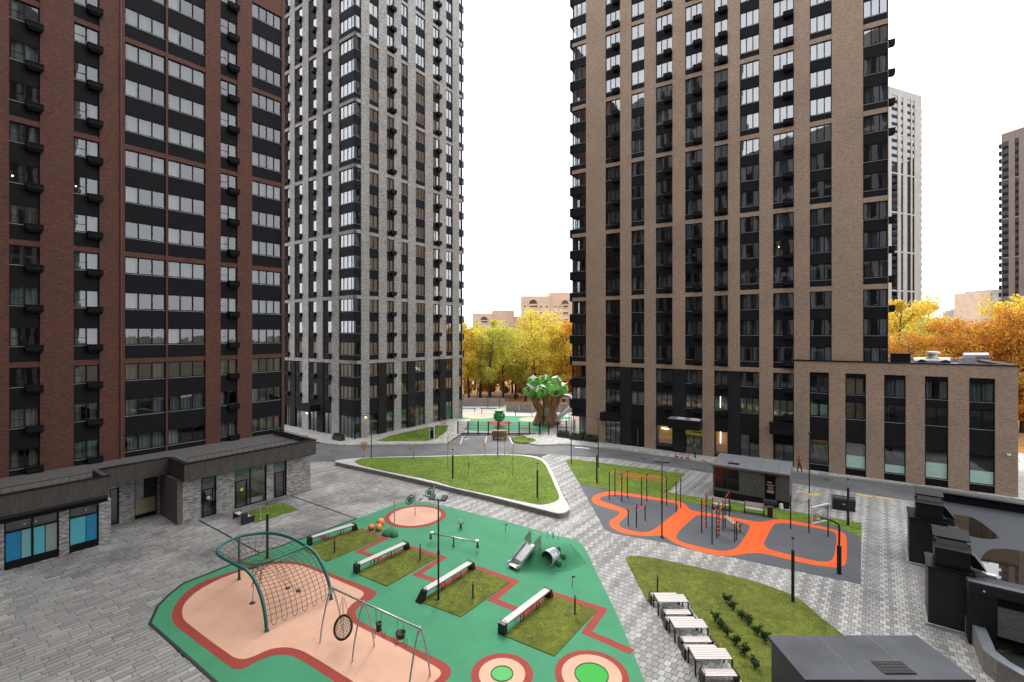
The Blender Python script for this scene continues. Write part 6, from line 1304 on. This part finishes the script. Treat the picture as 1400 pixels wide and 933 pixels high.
# saplings on the raised lawn and by the road
def sapling(px, py, h, label, lf=None, z=TZ):
    p = G(px,py,z); o = thing('sapling', label, 'sapling', (*p,z), 0, 'young staked trees'); q = random.Random(int(px)); m = MB(); m.tube([(0,0,0),(.03,0,h*.5),(0,.03,h)], [.035,.028,.012], 7); m.build('trunk', pm('sapling_bark', (.26,.20,.13), .8) if 'sapling_bark' not in MAT else MAT['sapling_bark'], o)
    m = MB(); pts = []
    for i in range(12):
        z0 = h*(.42+.5*i/12); a = q.uniform(0,6.28); e = Vector((math.cos(a)*h*.17,math.sin(a)*h*.17,z0+h*.2)); m.tube([(0,0,z0),e], [.012,.004], 4); pts.append(e)
    m.build('branches', MAT['sapling_bark'], o); leafy('leaves', o, lf[1] if lf else 90, lambda qq: tuple(pts[qq.randrange(12)]+Vector((qq.gauss(0,.15),qq.gauss(0,.15),qq.gauss(0,.15)))), .06, leaf[lf[0] if lf else 'straw'], int(px))
sapling(612,640,4.0,'thin young tree beside the middle raised-lawn lamp'); sapling(701,651,3.6,'young forked tree on the raised lawn below the wooden box'); sapling(690,623,3.0,'thin young tree by the road right of the lamp post'); sapling(565,628,1.6,'tiny sapling on the back edge of the raised lawn'); sapling(663,624,1.8,'tiny sapling on the back edge near the parking bays'); sapling(640,650,1.7,'bare little sapling right of the middle lawn lamp')
sapling(497,627,1.9,'small orange-leaved sapling at the left tip of the raised lawn',('rust',260)); sapling(569,597,4.2,'reddish young tree at the pale tower wall',('rust',180),.12); sapling(606,596,2.2,'small russet shrub-like sapling by the stele',('rust',200),.12)
# shrubs
z6 = lambda x, y: (870+.16393*x, 780+.16393*y)
sh_pos = [(755,278),(810,336),(880,412),(935,468),(1010,540),(1075,605),(655,432),(712,488),(762,558),(828,632),(905,715),(985,822)]
ords = ['first','second','third','fourth','fifth','sixth']
for i, p in enumerate(sh_pos):
    o = thing('shrub', f'{ords[i%6]} dark green shrub from the top in the {"right" if i < 6 else "left"} shrub row', 'shrub', (*G(*z6(*p)),.04), i, 'small dark shrubs on the lawn by the tables')
    q = random.Random(i); m = MB(); tips = []
    for k_ in range(9):
        a = q.uniform(0,6.28); e = Vector((math.cos(a)*q.uniform(.1,.27),math.sin(a)*q.uniform(.1,.27),q.uniform(.2,.5))); m.tube([(0,0,0),e], [.012,.004], 4); tips.append(e)
    m.build('stems', trunk_dark, o); leafy('foliage', o, 520, lambda qq: tuple(tips[qq.randrange(9)].lerp(Vector((0,0,.2)),qq.random()*.7)+Vector((qq.gauss(0,.05),qq.gauss(0,.05),qq.gauss(0,.05)))), .038, leaf['dkgreen'], 40+i)
o = thing('potted_shrub', 'dark red shrub on the podium roof at the left picture edge', 'shrub', (*LTF.at(-20.7,-6.2),4.42)); MB().lathe([(.25,0),(.32,.35),(.3,.38)],12).build('pot', black_m, o); leafy('foliage', o, 420, lambda q: (q.gauss(0,.26),q.gauss(0,.26),.75+q.gauss(0,.22)), .07, leaf['rust'], 77)
# barrier and people
o = thing('barrier', 'low red and white barrier at the kerb by the tower entrance', 'barrier', (*G(923,628.5),.1), BRF.a)
for x in (0,1.5): MB().box(x,x+.06,0,.06,0,.8).build('post', redp_m, o)
for i in range(5): MB().box(.065+i*.286,.065+(i+1)*.286-.004,.01,.05,.15,.35).build('stripe', (redp_m,white_m)[i%2], o)
def person(pt, label, rz, jac, trs, stride=.16, z=.12):
    o = thing('person', label, 'person', (*pt,z), rz); sk = pm('skin', (.45,.28,.2), .6) if 'skin' not in MAT else MAT['skin']
    V_, E_, R_ = [], [], []
    def chain(pts, start=None):
        prev = start
        for p, r in pts:
            V_.append(p); R_.append(r); i = len(V_)-1
            if prev is not None: E_.append((prev,i))
            prev = i
        return prev
    chain([((0,0,.95),.15)]); ch = chain([((0,0,1.15),.15),((0,0,1.36),.17),((0,0,1.48),.075)], 0); hd = chain([((0,-.01,1.58),.095),((0,-.02,1.68),.095)], ch)
    for s in (-1,1):
        y = stride*s; chain([((s*.09,0,.88),.105),((s*.1,y*.6-.02,.5),.075),((s*.1,y,.1),.055),((s*.11,y-.14,.05),.045)], 0)
        chain([((s*.2,0,1.4),.075),((s*.25,.03-y*.5,1.13),.06),((s*.24,-.06-y*.8,.9),.045),((s*.235,-.09-y*.8,.82),.042),((s*.23,-.11-y*.8,.75),.022)], 2)
    me = bpy.data.meshes.new('body'); me.from_pydata(V_, E_, []); b = inst('body', me, o); me.skin_vertices or me.attributes
    mod = b.modifiers.new('skin','SKIN')
    if not me.skin_vertices: bpy.context.view_layer.objects.active = b
    for i, sv in enumerate(me.skin_vertices[0].data): sv.radius = (R_[i],R_[i]*.85); sv.use_root = i == 0
    su = b.modifiers.new('sub','SUBSURF'); su.levels = su.render_levels = 2
    # clothing colours by height
    mt, n, p, L = nm('clothes'); N = n.nodes.new; tc = N('ShaderNodeTexCoord'); sx = N('ShaderNodeSeparateXYZ'); L(tc.outputs['Object'], sx.inputs[0]); cr = N('ShaderNodeValToRGB'); cr.color_ramp.interpolation = 'CONSTANT'
    dv_ = N('ShaderNodeMath'); dv_.operation = 'DIVIDE'; dv_.inputs[1].default_value = 2; L(sx.outputs[2], dv_.inputs[0]); L(dv_.outputs[0], cr.inputs[0]); el = cr.color_ramp.elements
    el[0].color = (.012,.011,.012,1); el[1].position = .05; el[1].color = (*trs,1)
    for ps, c_ in ((.42,jac),(.755,(.45,.28,.2)),(.84,(.10,.055,.03))): e = el.new(ps); e.color = (*c_,1)
    L(cr.outputs[0], p.inputs['Base Color']); p.inputs['Roughness'].default_value = .8; me.materials.append(mt)
    MB().ball((0,.012,1.69),.108,10).build('hair', pm('hair_brown', (.05,.03,.02), .7) if 'hair_brown' not in MAT else MAT['hair_brown'], o, smooth=True)
person(G(950,627.5), 'person in a dark green jacket standing at the kerb by the tower entrance', R(30), (.03,.075,.06), (.02,.025,.035), .05)
person(G(1093,647.2), 'person in a red coat walking past the kiosk along the road', R(100), (.30,.07,.055), (.02,.02,.025))

# fallen leaves, manhole covers
def fallen(poly, n, z, owner, seed, size=.045):
    rng = np.random.default_rng(seed); P = np.array(poly); lo, hi = P.min(0), P.max(0); X = rng.uniform(lo[0],hi[0],n*3); Y = rng.uniform(lo[1],hi[1],n*3); ok = inside(poly,X,Y) & (Y > 18); X, Y = X[ok][:n], Y[ok][:n]; n = len(X)
    a = rng.uniform(0,6.28,n); s = size*rng.uniform(.6,1.4,n); vv = np.zeros((n,4,3))
    for k_, (u, v) in enumerate(((-1,0),(0,-.6),(1,0),(0,.6))): vv[:,k_,0] = X+s*(u*np.cos(a)-v*np.sin(a)); vv[:,k_,1] = Y+s*(u*np.sin(a)+v*np.cos(a)); vv[:,k_,2] = z+rng.uniform(.002,.02,n)
    me = bpy.data.meshes.new('fallen_leaves'); me.from_pydata(vv.reshape(-1,3), [], np.arange(n*4).reshape(-1,4))
    for c_ in ('gold','straw','brown'): me.materials.append(leaf[c_])
    me.polygons.foreach_set('material_index', rng.integers(0,3,n).astype(np.int32)); at = me.attributes.new('tone','FLOAT','FACE'); at.data.foreach_set('value', rng.uniform(.5,1.1,n)); o = inst('fallen_leaves', me, owner); o['kind'] = 'stuff'
for o in [q for q in COL.objects if q.name.split('.')[0] == 'lawn']:
    me = o.data; top = max(me.polygons, key=lambda p: len(p.vertices)); poly = [tuple(me.vertices[i].co[:2]) for i in top.vertices]; ar = top.area; fallen(poly, int(ar*2.6), me.vertices[top.vertices[0]].co.z+.04, o, int(ar*10))
fallen(PLAYG, 160, .022, playg, 5, .035); fallen(COURTG, 60, .022, court, 6, .035); fallen(ZA, 260, .002, plaza, 7, .035); fallen(ZB, 160, .002, walkway, 8, .035)
for px, py in ((560,614),(690,613),(880,627),(455,617),(1130,656)):
    m = MB(); m.lathe([(.36,0),(.36,.004),(.30,.006)],20,(*G(px,py),.004)); m.build('manhole_cover', pm('cast_iron', (.05,.05,.05), .6, .2, 8) if 'cast_iron' not in MAT else MAT['cast_iron'], road)
